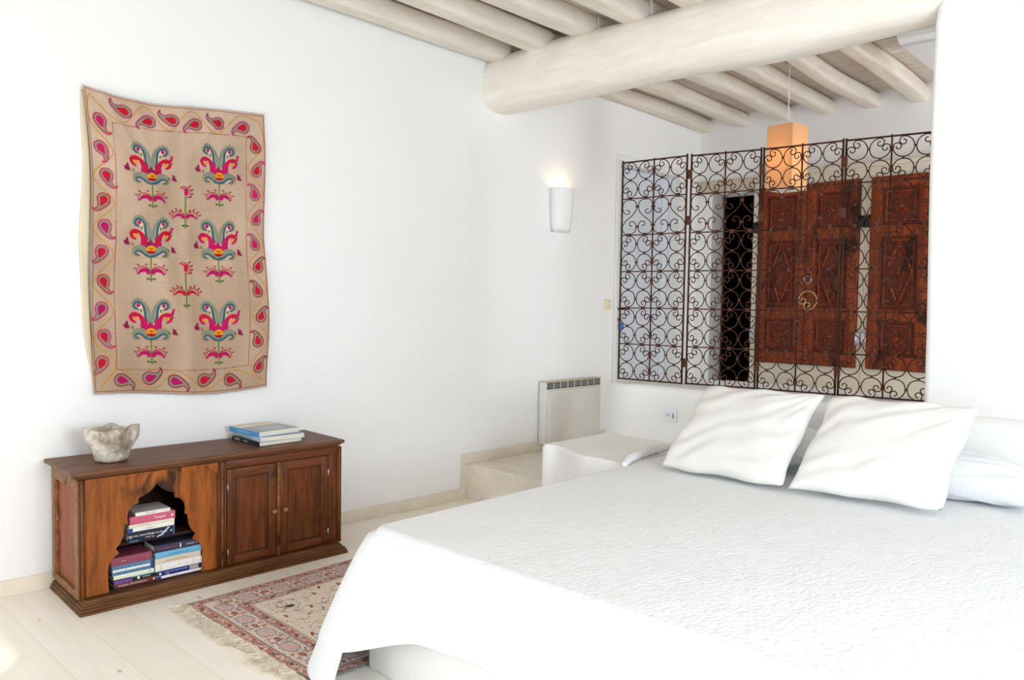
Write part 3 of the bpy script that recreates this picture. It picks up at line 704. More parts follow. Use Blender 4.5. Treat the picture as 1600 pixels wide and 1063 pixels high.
def color_grid(name, img, fn, m, parent=None, solid=None):
    """image cells -> face colours of a dense surface; fn(u array, v array)->(x,y,z) arrays, v from the top"""
    ny, nx = img.shape[:2]
    u = np.linspace(0, 1, nx+1)[None, :]*np.ones((ny+1, 1)); v = np.linspace(0, 1, ny+1)[:, None]*np.ones((1, nx+1))
    x, y, z = fn(u, v); co = np.stack([x, y, z], -1).reshape(-1, 3)
    j, i = np.mgrid[0:ny, 0:nx]; a = (j*(nx+1)+i).ravel(); f = np.stack([a, a+1, a+nx+2, a+nx+1], -1)
    me = bpy.data.meshes.new(name); me.vertices.add(len(co)); me.vertices.foreach_set('co', co.astype(np.float32).ravel())
    me.loops.add(f.size); me.loops.foreach_set('vertex_index', f.astype(np.int32).ravel())
    me.polygons.add(len(f)); me.polygons.foreach_set('loop_start', (np.arange(len(f))*4).astype(np.int32)); me.update(calc_edges=True); me.validate()
    ca = me.color_attributes.new('pattern', 'FLOAT_COLOR', 'CORNER')
    c = img.reshape(-1, 3)/255; c = np.where(c <= .04045, c/12.92, ((c+.055)/1.055)**2.4); c = np.repeat(c, 4, 0); c = np.concatenate([c, np.ones((len(c), 1))], 1)
    ca.data.foreach_set('color', c.astype(np.float32).ravel())
    me.polygons.foreach_set('use_smooth', np.ones(len(f), bool)); me.materials.append(m)
    o = bpy.data.objects.new(name, me); COL.objects.link(o)
    if parent: o.parent = parent
    return o
# ------------------------------------------------------------------ embroidered wall hanging
RED, PINK, MAG, PUR, GRN, DGR, GRY, BLU, ORG, DRED, GLD, CRM = (200,22,50), (206,26,92), (186,22,96), (140,30,84), (96,128,54), (70,96,40), (140,142,122), (58,96,112), (232,150,24), (156,20,40), (196,142,60), (226,204,180)
T = Canvas(930, 1500, 1.55, (204,176,152))
rr = np.random.RandomState(4)
n0 = rr.rand(T.ny, T.nx, 1)*10-5; T.a += n0;
uu = np.linspace(0,1,T.nx)[None,:]; vv_ = np.linspace(0,1,T.ny)[:,None]
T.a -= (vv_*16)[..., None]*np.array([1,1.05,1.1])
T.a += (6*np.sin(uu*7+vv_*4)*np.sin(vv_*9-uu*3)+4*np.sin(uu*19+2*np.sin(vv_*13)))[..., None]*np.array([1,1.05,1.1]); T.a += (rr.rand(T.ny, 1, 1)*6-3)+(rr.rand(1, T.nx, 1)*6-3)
def paisley(cx, cy, ang, flip, L=58, c1=RED, co=PINK):
    """teardrop with curled tip, round end at the centre, tip pointing along ang"""
    ca, sa = math.cos(ang), math.sin(ang)
    def tr(x, y): y = y*flip; return (cx+(x*ca-y*sa)*L, cy+(x*sa+y*ca)*L)
    out = [(-.55,0),(-.48,.26),(-.25,.40),(.02,.38),(.25,.24),(.45,.14),(.68,.22),(.72,.40)]
    out2 = [(.72,.40),(.80,.22),(.72,.0),(.50,-.16),(.2,-.30),(-.1,-.38),(-.38,-.30),(-.52,-.14),(-.55,0)]
    body = [(p.x, p.y) for p in cr([(x, y, 0) for x, y in out+out2[1:]], 5)]
    T.poly([tr(*p) for p in body], GRY)
    T.stroke([tr(*p) for p in out], 4.6, co); T.stroke([tr(*p) for p in out2], 5.6, co)
    T.poly([tr(p.x, p.y) for p in cr([(-.38,0,0),(-.3,.18,0),(-.1,.25,0),(.1,.15,0),(.35,-.02,0),(.12,-.14,0),(-.1,-.22,0),(-.3,-.17,0)], 5, True)], c1)
def U(u, v): return (u*930, v*1500)
lefts = [(.064,.105),(.059,.194),(.077,.282),(.055,.365),(.069,.452),(.048,.537),(.065,.634),(.048,.725),(.064,.816),(.042,.904)]
rights = [(.938,.113),(.947,.2),(.934,.286),(.948,.377),(.93,.468),(.948,.549),(.931,.638),(.948,.731),(.927,.821),(.944,.915)]
tops = [(.171,.045),(.296,.066),(.423,.05),(.553,.061),(.693,.048),(.848,.056)]
bots = [(.158,.958),(.314,.948),(.457,.96),(.621,.952),(.781,.96)]
def vine(pts): T.stroke(pts, 5.0, GLD, n=14)
vine([U(.02,.02)]+[U(.112 if i % 2 == 1 else .010, lefts[i][1]) for i in range(len(lefts))]+[U(.03,.985)])
vine([U(.97,.03)]+[U(.988 if i % 2 == 0 else .893, rights[i][1]) for i in range(len(rights))]+[U(.97,.975)])
vine([U(.02,.02)]+[U(tops[i][0], .088 if i % 2 == 0 else .014) for i in range(len(tops))]+[U(.975,.03)])
vine([U(.03,.985), U(.09,.935)]+[U(bots[i][0], .986 if i % 2 == 1 else .926) for i in range(len(bots))]+[U(.975,.975)])
for i, (u, v) in enumerate(lefts): paisley(u*930, v*1500-4, PI/2+(-.35 if i % 2 == 0 else .45)*(1 if i != 1 else -1), -1 if i % 2 == 0 else 1, 76, (MAG, RED, RED)[(i*2+1) % 3] if i > 1 else PINK, PINK if i % 3 else RED)
for i, (u, v) in enumerate(rights): paisley(u*930, v*1500+4, -PI/2+(.4 if i % 2 else -.3)+0, 1 if i % 2 else -1, 72, (RED, PINK)[i in (2, 3, 4)], (DRED, PINK)[i in (1, 2, 3, 4)])
for i, (u, v) in enumerate(tops): paisley(u*930+8, v*1500, PI+(.3 if i % 2 == 0 else -.3), 1 if i % 2 == 0 else -1, 80, RED, MAG)
for i, (u, v) in enumerate(bots): paisley(u*930-6, v*1500, (.3 if i % 2 == 0 else -.4), 1 if i % 2 == 0 else -1, 82, (MAG, RED)[i > 2], DRED)
T.stroke([U(.123,.094), U(.5,.09), U(.885,.085)], 2.6, (150,60,56)); T.stroke([U(.123,.094), U(.12,.5), U(.118,.92)], 2.6, (150,60,56)); T.stroke([U(.118,.92), U(.5,.92), U(.878,.914)], 2.6, (150,60,56)); T.stroke([U(.885,.085), U(.88,.5), U(.878,.914)], 2.6, (150,60,56))
T.stroke([(6,8),(924,8)], 3, (150,70,60)); T.stroke([(6,8),(6,1492)], 3, (120,90,70)); T.stroke([(924,8),(924,1492)], 3, (160,50,60)); T.stroke([(6,1490),(924,1490)], 3, (140,60,60))
def flower(u, v, s=.4, c=0):
    ox, oy = u*930, v*1500
    def t(P, mir=False): return [(ox+((756-x) if mir else x)*s-378*s, oy+(y-600)*s) for x, y in P]
    def st(P, w0, col, w1=None, wm=None, mir=False): T.stroke(t(P, mir), w0*s, col, None if w1 is None else w1*s, None if wm is None else wm*s)
    def el(x, y, rx, ry, col, a=0, mir=False):
        (X, Y), = t([(x, y)], mir); T.ell(X, Y, rx*s, ry*s, col, -a if mir else a)
    st([(378,690),(380,820),(382,965)], 18, GRN); el(345,960,22,12,DGR); el(420,960,22,12,DGR); T.poly(t([(350,955),(415,955),(400,975),(385,1000),(368,975)]), GRN)
    for mir in (False, True):
        # tall grey-green plumes with blue edge
        for (x, y) in ((148,215),(150,255),(175,175),(215,160),(255,172),(290,205)): el(x, y, 19, 18, GRY, mir=mir)
        st([(378,470),(360,380),(345,310),(315,245),(260,195),(205,180),(160,205),(155,250),(185,280)], 50, GRY, 32, mir=mir)
        st([(325,450),(308,380),(300,310),(280,250),(240,208),(195,202),(170,235),(180,275),(222,288)], 34, BLU, 26, mir=mir)
        T.poly(t([(p.x, p.y) for p in cr([(205,225,0),(245,222,0),(272,262,0),(285,330,0),(292,400,0),(262,330,0),(245,300,0),(215,275,0)], 4, True)], mir), CRM)
        el(222, 242, 22, 26, MAG, .3, mir); el(258, 306, 10, 22, DGR, -.3, mir); el(250, 290, 7, 8, ORG, 0, mir)
        # red petals
        st([(300,530),(285,460),(250,405),(205,368),(160,360),(128,385),(140,430),(180,455)], 100, (RED, PINK)[c], 30, 62, mir)
        st([(285,530),(270,470),(240,420)], 42, MAG, 20, mir=mir)
        for (x, y) in ((120,385),(150,350),(185,345),(225,360),(262,388)): el(x, y, 20, 18, RED, mir=mir)
        st([(210,400),(235,440),(245,480)], 34, (204,176,152), 10, mir=mir); el(195, 412, 32, 17, ORG, .2, mir)
        # lower wings
        st([(378,620),(320,605),(270,570),(210,565),(165,590),(160,640),(200,675)], 96, GRY, 26, 62, mir)
        st([(378,672),(320,658),(275,625),(235,605),(195,612),(190,645),(235,665)], 34, BLU, 18, mir=mir)
        st([(378,694),(300,684),(225,690),(165,660),(148,600)], 5, GLD, mir=mir)
        # leaf pair
        st([(350,880),(325,850),(280,848),(245,868),(222,900)], 50, MAG, 16, 52, mir)
        st([(368,862),(345,820),(290,802),(235,815),(205,850),(210,905)], 11, DRED, mir=mir)
        for (x, y, a) in ((185,845,2.6), (225,797,2.0), (325,785,1.3)):
            st([(x, y), (x+22*math.cos(-a), y+22*math.sin(-a))], 9, DRED, mir=mir)
            st([(x-15*math.sin(a)-8, y-12), (x+15*math.sin(a), y-14)], 9, DRED, mir=mir)
    T.poly(t([(305,560),(318,505),(345,480),(365,440),(388,480),(408,500),(430,510),(445,560)]), PUR if c == 0 else MAG)
    el(378, 582, 62, 52, ORG); el(378, 602, 56, 36, DRED); el(350, 590, 30, 14, ORG); el(406, 590, 30, 14, ORG)
    # side blossoms
    st([(160,555),(120,530)], 5, GLD); T.poly(t([(120,535),(60,540),(40,520),(30,485),(55,478),(70,440),(92,450),(95,490),(125,520)]), PUR); el(150,525,9,20,DGR,-.3); el(112,520,10,8,ORG)
    st([(590,640),(640,595)], 5, GLD); T.poly(t([(640,595),(650,560),(640,525),(690,548),(700,580),(728,620),(690,612),(650,608)]), PUR); el(605,585,9,20,DGR,-.4); el(640,590,10,8,ORG)
    T.poly(t([(625,355),(632,315),(645,300),(632,272),(685,290),(665,310),(662,350),(645,365)]), MAG); el(642,385,24,9,DGR,.1); st([(610,400),(640,378)], 5, GLD)
for (u, v, c) in ((.310,.263,0),(.706,.244,1),(.309,.515,0),(.703,.515,1),(.309,.798,1),(.692,.80,1)): flower(u, v, .4, c)
def sprig(u, v, top, base, c):
    ox = u*930; y0, y1, yt = v*1500, base*1500, top*1500; s = .4
    T.stroke([(ox, yt+48), (ox, y1)], 8, GRN); T.ell(ox-9, y1-6, 9, 5, DGR); T.ell(ox+9, y1-6, 9, 5, DGR); T.ell(ox, y1, 6, 8, GRN)
    T.ell(ox+4, yt+22, 11, 20, c, .1); T.poly([(ox-26, yt-2), (ox+10, yt+2), (ox+8, yt+22), (ox-6, yt+10)], c)
    T.stroke([(ox-28, yt), (ox-10, yt-8), (ox+14, yt+2), (ox+24, yt+22), (ox+18, yt+44), (ox+6, yt+52)], 4.5, DRED)
    for dx, dy in ((18,-8),(30,10),(32,32),(24,48)): T.ell(ox+dx, yt+dy, 5, 4, DRED); T.ell(ox+dx+6, yt+dy-4, 3.5, 5, DRED)
    for k in (-1, 1):
        T.stroke([(ox+k*10, y0+6), (ox+k*26, y0-6), (ox+k*48, y0-2), (ox+k*64, y0+14)], 17, c, 5, 15)
        T.stroke([(ox+k*4, y0+4), (ox+k*14, y0-16), (ox+k*40, y0-24), (ox+k*64, y0-12), (ox+k*70, y0+12)], 4.5, DRED)
        for dx, dy in ((22,-28),(46,-32),(68,-20),(80,-6)): T.ell(ox+k*dx, y0+dy, 5, 4, DRED); T.ell(ox+k*(dx+5), y0+dy-5, 4, 3.5, DRED)
sprig(.504, .387, .288, .425, MAG); sprig(.504, .655, .555, .703, RED)
T.stroke([U(.505,.12), U(.504,.27)], 2, (188,158,134)); T.stroke([U(.51,.45), U(.507,.54)], 2, (188,158,134)); T.stroke([U(.15,.245), U(.5,.255), U(.87,.25)], 1.6, (194,166,142))
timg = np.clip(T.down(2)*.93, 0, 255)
c00, c10, c11, c01 = [Vector(p) for p in ((0,1.329,2.416),(0,2.259,2.441),(0,2.281,.904),(0,1.362,.921))]
def tap_fn(u, v):
    y = (c00.y*(1-u)+c10.y*u)*(1-v)+(c01.y*(1-u)+c11.y*u)*v; z = (c00.z*(1-u)+c10.z*u)*(1-v)+(c01.z*(1-u)+c11.z*u)*v
    z = z-.035*np.sin(PI*u)**.8*(1-v)**3*(1-.2*u)-.012*np.sin(2*PI*u)*(1-v)**2 + v**4*(.010*np.sin(PI*u*2+.5)-.014*np.sin(PI*u))
    y = y+.012*np.sin(v*PI*2.2)*(1-u)+.009*np.sin(v*11)*u*(.3+v)+.018*(1-u)*np.sin(PI*v)
    f = .012+.009*np.sin(u*5+v*3)+.005*np.sin(u*13-v*7+1)+.007*np.exp(-((u-.52)/.03)**2)+.010*np.exp(-((u-.25-v*.25)/.04)**2)*(1-v)+.008*np.exp(-((u+v*1.3-.75)/.045)**2)+.006*np.exp(-((u*1.2-v-.1)/.03)**2)*(1-v)+.004*np.exp(-((u-.75+.1*v)/.03)**2)*v-.004*np.exp(-((v-.44)/.012)**2)*.5
    f = f+.0045*np.sin(u*31+3*np.sin(v*6))*np.sin(v*9)
    x = -.04*np.maximum(0, 3.8-y)+.016+f
    return x, y, z
WH = empty('wall_hanging', (0,0,0), 0, 'embroidered tan cloth hanging with six red flowers and a paisley border', 'wall hanging')
M['embroidery'] = attrmat('embroidered_cloth', .9, (700, .35, .001))
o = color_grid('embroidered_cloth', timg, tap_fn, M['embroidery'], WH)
so = o.modifiers.new('thick', 'SOLIDIFY'); so.thickness = .0015; so.offset = 0
b = MB()
def back(u, v):
    y = 1.329+.033*v-.002-.022*math.sin(PI*min(1,v*1.02))*(1-u)+.02*u-.004*math.sin(v*17)*(1-u); z = 2.40-1.45*v
    y += .012*math.sin(v*PI*2.2); return (wx(y)+.006+.003*math.sin(v*23)*(1-u), y, z)
b.grid(5, 60, back, mat('pale_cream_lining', (224,208,180), .9, .1))
o = b.build('lining', WH); so = o.modifiers.new('thick', 'SOLIDIFY'); so.thickness = .0012; so.offset = 0
tag(o, 'pale cream lining showing at the left edge')
for v in (0, 1):
    b = MB()
    for i in range(90):
        t = i/89
        x, y, z = tap_fn(np.array([t]), np.array([float(v)])); b.tube([(x[0], y[0], z[0]), (x[0]+.001, y[0]+random.uniform(-.003,.003), z[0]+(.006 if v == 0 else -.007))], .0014, cm((150,104,80)), 4)
    tag(b.build('edging_stitches', WH), kind='stuff')
# ------------------------------------------------------------------ rug
RW, RL = 1056, 1560
Rg = Canvas(RW, RL, 2.0, (234,222,205))
rr = random.Random(11)
SAL, BRK, NAV, LAV, PNK, CR2, GR2 = (208,146,126), (178,86,62), (70,74,92), (192,188,204), (222,184,172), (232,220,200), (128,132,136)
def dots(x0, x1, y0, y1, n, cols, rmin, rmax):
    for _ in range(n):
        Rg.ell(rr.uniform(x0,x1), rr.uniform(y0,y1), rr.uniform(rmin,rmax), rr.uniform(rmin,rmax), rr.choice(cols), rr.uniform(0,3))
def frame(a, b_, c):
    Rg.rect(a, RW-a, a, b_, c); Rg.rect(a, RW-a, RL-b_, RL-a, c); Rg.rect(a, b_, a, RL-a, c); Rg.rect(RW-b_, RW-a, a, RL-a, c)
frame(0, 6, GR2); frame(6, 46, SAL); frame(46, 52, GR2); frame(52, 158, (226,208,192)); frame(158, 163, GR2); frame(163, 200, SAL); frame(200, 212, (206,198,186))
def along(off, step, fn):
    """call fn(x,y,angle) around the border at given offset"""
    k = 0; n = int((RW-2*off)/step); sx_ = (RW-2*off)/n
    for i in range(n): fn(off+(i+.5)*sx_, off, 0, k); fn(off+(i+.5)*sx_, RL-off, PI, k); k += 1
    n = int((RL-2*off)/step); sy_ = (RL-2*off)/n
    for i in range(n): fn(off, off+(i+.5)*sy_, PI/2, k); fn(RW-off, off+(i+.5)*sy_, -PI/2, k); k += 1
def guard(x, y, a, k):
    ca, sa = math.cos(a), math.sin(a)
    c = (CR2, BRK, NAV, CR2)[k % 4]
    Rg.ell(x, y, 13, 9, GR2, a); Rg.ell(x, y, 10, 7, c, a); Rg.ell(x, y, 4, 3, BRK if c != BRK else CR2, a)
    for s in (-1, 1):
        for q in (-1, 1): Rg.ell(x+ca*s*14-sa*q*10, y+sa*s*14+ca*q*10, 6, 3.5, rr.choice((BRK, PNK, NAV, CR2)), a+.7*s*q)
along(26, 31, guard); along(182, 31, guard)
def rope(x, y, a, k): Rg.ell(x, y, 3.2, 2, (150,142,140), a)
along(206, 9, rope)
def main(x, y, a, k):
    ca, sa = math.cos(a), math.sin(a)
    def L(dx, dy): return (x+ca*dx-sa*dy, y+sa*dx+ca*dy)
    if k % 2 == 0:
        for i in range(10):
            w = 2*PI*i/10; p = L(math.cos(w)*36, math.sin(w)*24); Rg.ell(*p, 17, 13, GR2, a+w)
        for i in range(10):
            w = 2*PI*i/10; p = L(math.cos(w)*34, math.sin(w)*22); Rg.ell(*p, 14.5, 10.5, LAV if i % 2 else PNK, a+w)
        Rg.ell(x, y, 32, 20, PNK, a); Rg.ell(x, y, 20, 12, (214,168,160), a); Rg.ell(x, y, 10, 7, LAV, a)
        for i in range(26): p = L(rr.uniform(-38,38), rr.uniform(-24,24)); Rg.ell(*p, 2.5, 2, rr.choice((SAL, LAV, BRK, PNK)), 0)
    else:
        Rg.ell(x, y, 22, 12, NAV, a); Rg.ell(x, y, 19, 9.5, BRK, a); Rg.ell(x, y, 8, 4, SAL, a)
        for s in (-1, 1):
            for q in (-1, 1):
                Rg.stroke([L(s*8, q*10), L(s*24, q*24), L(s*10, q*38), L(s*30, q*44)], 2.6, GR2); Rg.ell(*L(s*22, q*30), 8, 5, BRK, a+q); Rg.ell(*L(s*6, q*36), 7, 5, PNK, a-q)
    for i in range(60):
        p = L(rr.uniform(-50,50), rr.uniform(-50,50))
        c = rr.choice((NAV, GR2, SAL, BRK, CR2, GR2, (140,150,160)))
        if abs((p[0]-x)*ca+(p[1]-y)*sa) > 30 or k % 2: Rg.ell(*p, rr.uniform(2.5,6), rr.uniform(2,3.5), c, rr.uniform(0,3))
along(105, 86, main)
x0, x1, y0, y1 = 214, RW-214, 214, RL-214
dots(x0+8, x1-8, y0+8, y1-8, 1100, (PNK, (220,204,186), (206,188,176), (232,200,186), (196,190,190)), 3, 8)
for _ in range(170):
    x, y = rr.uniform(x0+20,x1-20), rr.uniform(y0+20,y1-20); a = rr.uniform(0, 6)
    p = [(x, y)]
    for k in range(4): a += rr.uniform(-1.1,1.1); p.append((p[-1][0]+math.cos(a)*22, p[-1][1]+math.sin(a)*22))
    Rg.stroke(p, 2.4, rr.choice((GR2, (150,90,78), (128,110,100), GR2)))
    for q in p: 
        if rr.random() < .7: Rg.ell(q[0]+rr.uniform(-6,6), q[1]+rr.uniform(-6,6), rr.uniform(4,8), rr.uniform(2.5,4.5), rr.choice((BRK, SAL, NAV, PNK, (150,150,160))), rr.uniform(0,3))
for _ in range(46):
    x, y = rr.uniform(x0+20,x1-20), rr.uniform(y0+20,y1-20); a = rr.uniform(-.5,.5); c = rr.choice((BRK, (150,70,54), (190,90,60)))
    Rg.ell(x, y, 17, 6, c, a); Rg.ell(x+15, y-6, 6, 4, c, a); Rg.stroke([(x-5,y),(x-9,y+13)], 2.4, c); Rg.stroke([(x+5,y),(x+8,y+13)], 2.4, c)
for (x, y) in ((x0+120, y0+110), (x0+340, y0+300), (x0+150, y0+620)):
    Rg.ell(x, y, 10, 24, (38,46,42), .1); Rg.ell(x+12, y+4, 7, 17, (38,46,42), .1); Rg.stroke([(x-8,y-28),(x-22,y-50)], 6, (60,60,60))
    for k in range(5): Rg.stroke([(x-12, y-20+k*10), (x+20, y-16+k*10)], 2, (150,150,140))
for _ in range(16):
    x, y = rr.uniform(x0+40,x1-40), rr.uniform(y0+40,y1-40)
    for k in range(9): Rg.stroke([(x, y), (x-34+k*2, y-24+k*6)], 1.6, (150,138,132), smooth=False)
for _ in range(14):
    x, y = rr.uniform(x0+40,x1-40), rr.uniform(y0+40,y1-40); Rg.ell(x, y, 24, 17, (160,160,170)); Rg.ell(x, y, 21, 14, rr.choice((CR2, (196,190,196))))
Rg.a += np.random.RandomState(2).rand(Rg.ny, Rg.nx, 1)*22-11
rimg = np.clip(Rg.down(2), 0, 255)
RX, RY = .572, 1.535
def rug_fn(u, v):
    x = RX+u*RW/1000; y = RY+v*RL/1000+.012*(u-.2)
    x = x+.004*np.sin(v*9); y = y+.006*np.sin(u*7)*(1-v)
    return x, y, .007+.0022*np.sin(u*14+v*5)*np.sin(v*11)
RUG = empty('rug', (0,0,0), 0, 'faded salmon and cream patterned rug with a shaggy fringe on the floor', 'rug')
M['rug'] = attrmat('woven_wool', .97, (500, .5, .002))
o = color_grid('rug_pile', rimg, rug_fn, M['rug'], RUG); so = o.modifiers.new('thick', 'SOLIDIFY'); so.thickness = .006; so.offset = 1 if False else -1
b = MB(); rf = random.Random(5)
for i in range(1500):
    u = rf.random(); x = RX+u*RW/1000; y = RY+.004
    clump = .5+.5*math.sin(u*41+math.sin(u*17)*2); L = .045+.06*clump*rf.uniform(.5,1.1); a = -PI/2+rf.gauss(0,.45)+.35*math.sin(u*60)
    p = [(x, y, .006)]; z = .006
    for k in range(4):
        a += rf.gauss(0,.32); q = p[-1]; p.append((q[0]+math.cos(a)*L/4, q[1]+math.sin(a)*L/4, max(.0035, .004+rf.uniform(0,.014)*(1-k/5))))
    b.tube(p, [.0016,.0015,.0013,.0011,.0008], M['fringe'], 3, cap=False)
tag(b.build('fringe', RUG, recalc=False), 'shaggy cream wool fringe', kind='stuff')
# ------------------------------------------------------------------ wooden cabinet
CA = math.radians(-2.274)
CAB = empty('low_cabinet', (.391, 1.149, 0), CA, 'low reddish brown wooden cabinet with an ogee arch opening and two doors', 'cabinet')
LW = 1.358; XB = -.475
def rring(z, i, x1=0.0, y0=0.0, y1=LW): return [(XB, y0+i, z), (x1-i, y0+i, z), (x1-i, y1-i, z), (XB, y1-i, z)]
b = MB(); b.loft([rring(z, i) for z, i in ((0,0),(.011,0),(.0125,.006),(.0145,.0075),(.016,.003),(.0205,.0025),(.024,.006),(.0255,.013),(.028,.0145),(.030,.0105),(.034,.0105),(.0365,.016),(.038,.022),(.041,.0235),(.046,.0235),(.048,.029),(.056,.032))], M['wood_plinth']); bevel(b.build('plinth', CAB), .0015, 1)
b = MB(); ty0, ty1 = -.022, 1.352
b.loft([[(XB+.01,ty0+i,z),(-.032-i,ty0+i,z),(-.032-i,ty1-i,z),(XB+.01,ty1-i,z)] for z, i in ((.592,.032),(.598,.028),(.602,.018),(.610,.012),(.614,.003),(.620,0),(.629,.001),(.632,.005))], M['wood_top']); b.build('top_board', CAB)
z0, z1 = .056, .592; xf = -.058
# carcass: back, bottom, sides, divider
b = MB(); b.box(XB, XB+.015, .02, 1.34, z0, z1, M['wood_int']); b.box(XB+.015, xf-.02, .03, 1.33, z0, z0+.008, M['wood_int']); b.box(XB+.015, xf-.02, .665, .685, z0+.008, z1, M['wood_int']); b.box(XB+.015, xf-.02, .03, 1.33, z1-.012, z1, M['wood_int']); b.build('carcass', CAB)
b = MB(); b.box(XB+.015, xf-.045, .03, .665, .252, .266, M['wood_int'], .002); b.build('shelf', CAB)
# left side: frame, panel, wavy applied moulding
b = MB(); xs0, xs1 = XB+.005, xf
for q in ((xs0,xs0+.05,z0,z1), (xs1-.055,xs1,z0,z1), (xs0,xs1,z1-.05,z1), (xs0,xs1,z0,z0+.03)): b.box(q[0], q[1], .012, .034, q[2], q[3], M['wood_edge'], .002)
b.build('side_frame', CAB)
b = MB(); b.box(xs0+.04, xs1-.045, .026, .034, z0+.02, z1-.04, M['wood_side']); tag(b.build('side_panel', CAB), 'reddish side panel')
wav = [(.0,.53),(.022,.53),(.022,.49),(.014,.47),(.008,.44),(.012,.40),(.024,.37),(.034,.355),(.012,.34),(.010,.30),(.018,.27),(.028,.255),(.03,.245),(.014,.22),(.010,.17),(.016,.12),(.016,.085),(0,.085)]
for sgn, xo in ((1, xs0+.05), (-1, xs1-.055)):
    k_ = 1 if sgn == 1 else .45
    b = MB(); b.prism([(xo+sgn*a*k_, z) for a, z in wav], [], .016, .027, M['wood_edge'], lambda a, c, h: (a, h, c)); bevel(b.build('scalloped_trim', CAB), .001, 1)
b = MB(); b.box(xs0, xs1, 1.325, 1.345, z0, z1, M['wood_side'], .002); b.build('end_panel', CAB)
# beaded corner posts and centre post
def post(y0, y1, nm='beaded_post'):
    b = MB(); b.box(xf-.02, xf+.004, y0, y1, z0, z1, M['wood'], .002)
    w = (y1-y0); n = 3
    for i in range(n): b.lathe([(w*.13, z0), (w*.13, z1)], M['wood_edge'] if i == 1 else M['wood'], 8, (xf+.004, y0+w*(i+.5)/n, 0))
    b.build(nm, CAB)
post(.012, .042); post(.640, .685); post(1.318, 1.345)
# arch panel
half = [(.008,.519),(.026,.500),(.045,.487),(.083,.473),(.083,.450),(.100,.445),(.118,.432),(.130,.412),(.133,.385),(.130,.362),(.142,.360),(.146,.335),(.150,.305),(.163,.278),(.182,.256),(.172,.240),(.168,.232),(.190,.218),(.208,.195),(.217,.170),(.216,.120),(.212,.062)]
uc = .352
arch = [(uc, .530)]+[(uc+a, z) for a, z in half]+[(uc-a, z) for a, z in half[::-1]]
z_lo = z0+.004
b = MB(); outline = [(.042,z_lo),(.042,z1),(.640,z1),(.640,z_lo)]
op = [(.042,z1),(.640,z1),(.640,z_lo)]+[(uc+half[-1][0], z_lo)]+[(uc+a, z) for a, z in half[::-1]]+[(uc,.530)]+[(uc-a, z) for a, z in half]+[(uc-half[-1][0], z_lo),(.042,z_lo)]
b.prism(op, [], xf-.018, xf-.006, M['wood_arch'], lambda a, c, h: (h, a, c)); o = bevel(b.build('arch_panel', CAB), .0012, 1)
tag(o, 'orange brown panel with a pointed scalloped opening')
val = [(.042,.540),(.062,.546),(.085,.562),(.108,.578),(.15,.572),(.19,.574),(.22,.570),(.248,.576),(.29,.579),(.32,.586),(.343,.590)]
vv = val+[(.686-a, z) for a, z in val[::-1]]
b = MB(); b.prism([(.042,z1)]+vv+[(.640,z1)] if False else [(.042,z1)]+[(a if a < .64 else .64, z) for a, z in vv]+[(.640,z1)], [], xf-.0065, xf+.003, M['wood_arch'], lambda a, c, h: (h, a, c)); b.build('scalloped_valance', CAB)
# right-hand frame
b = MB(); b.box(xf-.018, xf, .685, 1.318, .553, z1, M['wood_h'], .002); b.build('top_rail', CAB)
b = MB(); b.box(xf-.018, xf-.001, 1.268, 1.318, z0, .553, M['wood'], .002); b.build('stile', CAB)
b = MB(); b.box(xf-.018, xf+.004, .958, .975, z0, .553, M['wood'], .002); b.lathe([(.007,z0),(.007,.55)], M['wood_edge'], 10, (xf+.004,.9665,0)); b.build('centre_moulding', CAB)
def cdoor(ya, yb, knob_y, hinge_y):
    za, zb = .060, .549; s = .042; x = xf-.002
    b = MB()
    for q in ((ya,ya+s,za,zb,'wood'), (yb-s,yb,za,zb,'wood'), (ya+s,yb-s,za,za+.045,'wood_h'), (ya+s,yb-s,zb-.045,zb,'wood_h')): b.box(x-.016, x, q[0], q[1], q[2], q[3], M[q[4]], .0025)
    o = b.build('cabinet_door', CAB)
    b = MB(); b.box(x-.014, x-.008, ya+s-.002, yb-s+.002, za+.04, zb-.04, M['wood'])
    g = .008
    for q in ((ya+s,ya+s+g,za+.045,zb-.045), (yb-s-g,yb-s,za+.045,zb-.045), (ya+s,yb-s,za+.045,za+.045+g), (ya+s,yb-s,zb-.045-g,zb-.045)): b.box(x-.01, x-.005, q[0], q[1], q[2], q[3], M['wood_dark'], .0015)  # dark moulding colour paints the shade of the panel recess
    b.build('door_panel', o)
    b = MB(); b.lathe([(.006,0),(.006,.008),(.010,.012),(.0135,.018),(.013,.024),(.008,.029),(.001,.030)], M['knob'], 14, (x, knob_y, .298), 'X'); tag(b.build('knob', o), 'small round worn wooden knob')
    for z in (.125, .455):
        b = MB(); b.lathe([(.0035,-.022),(.0035,.022)], M['steel'], 8, (x+.002, hinge_y, z)); b.build('hinge', o)
cdoor(.690, .956, .938, .692); cdoor(.978, 1.265, 1.0, 1.264)
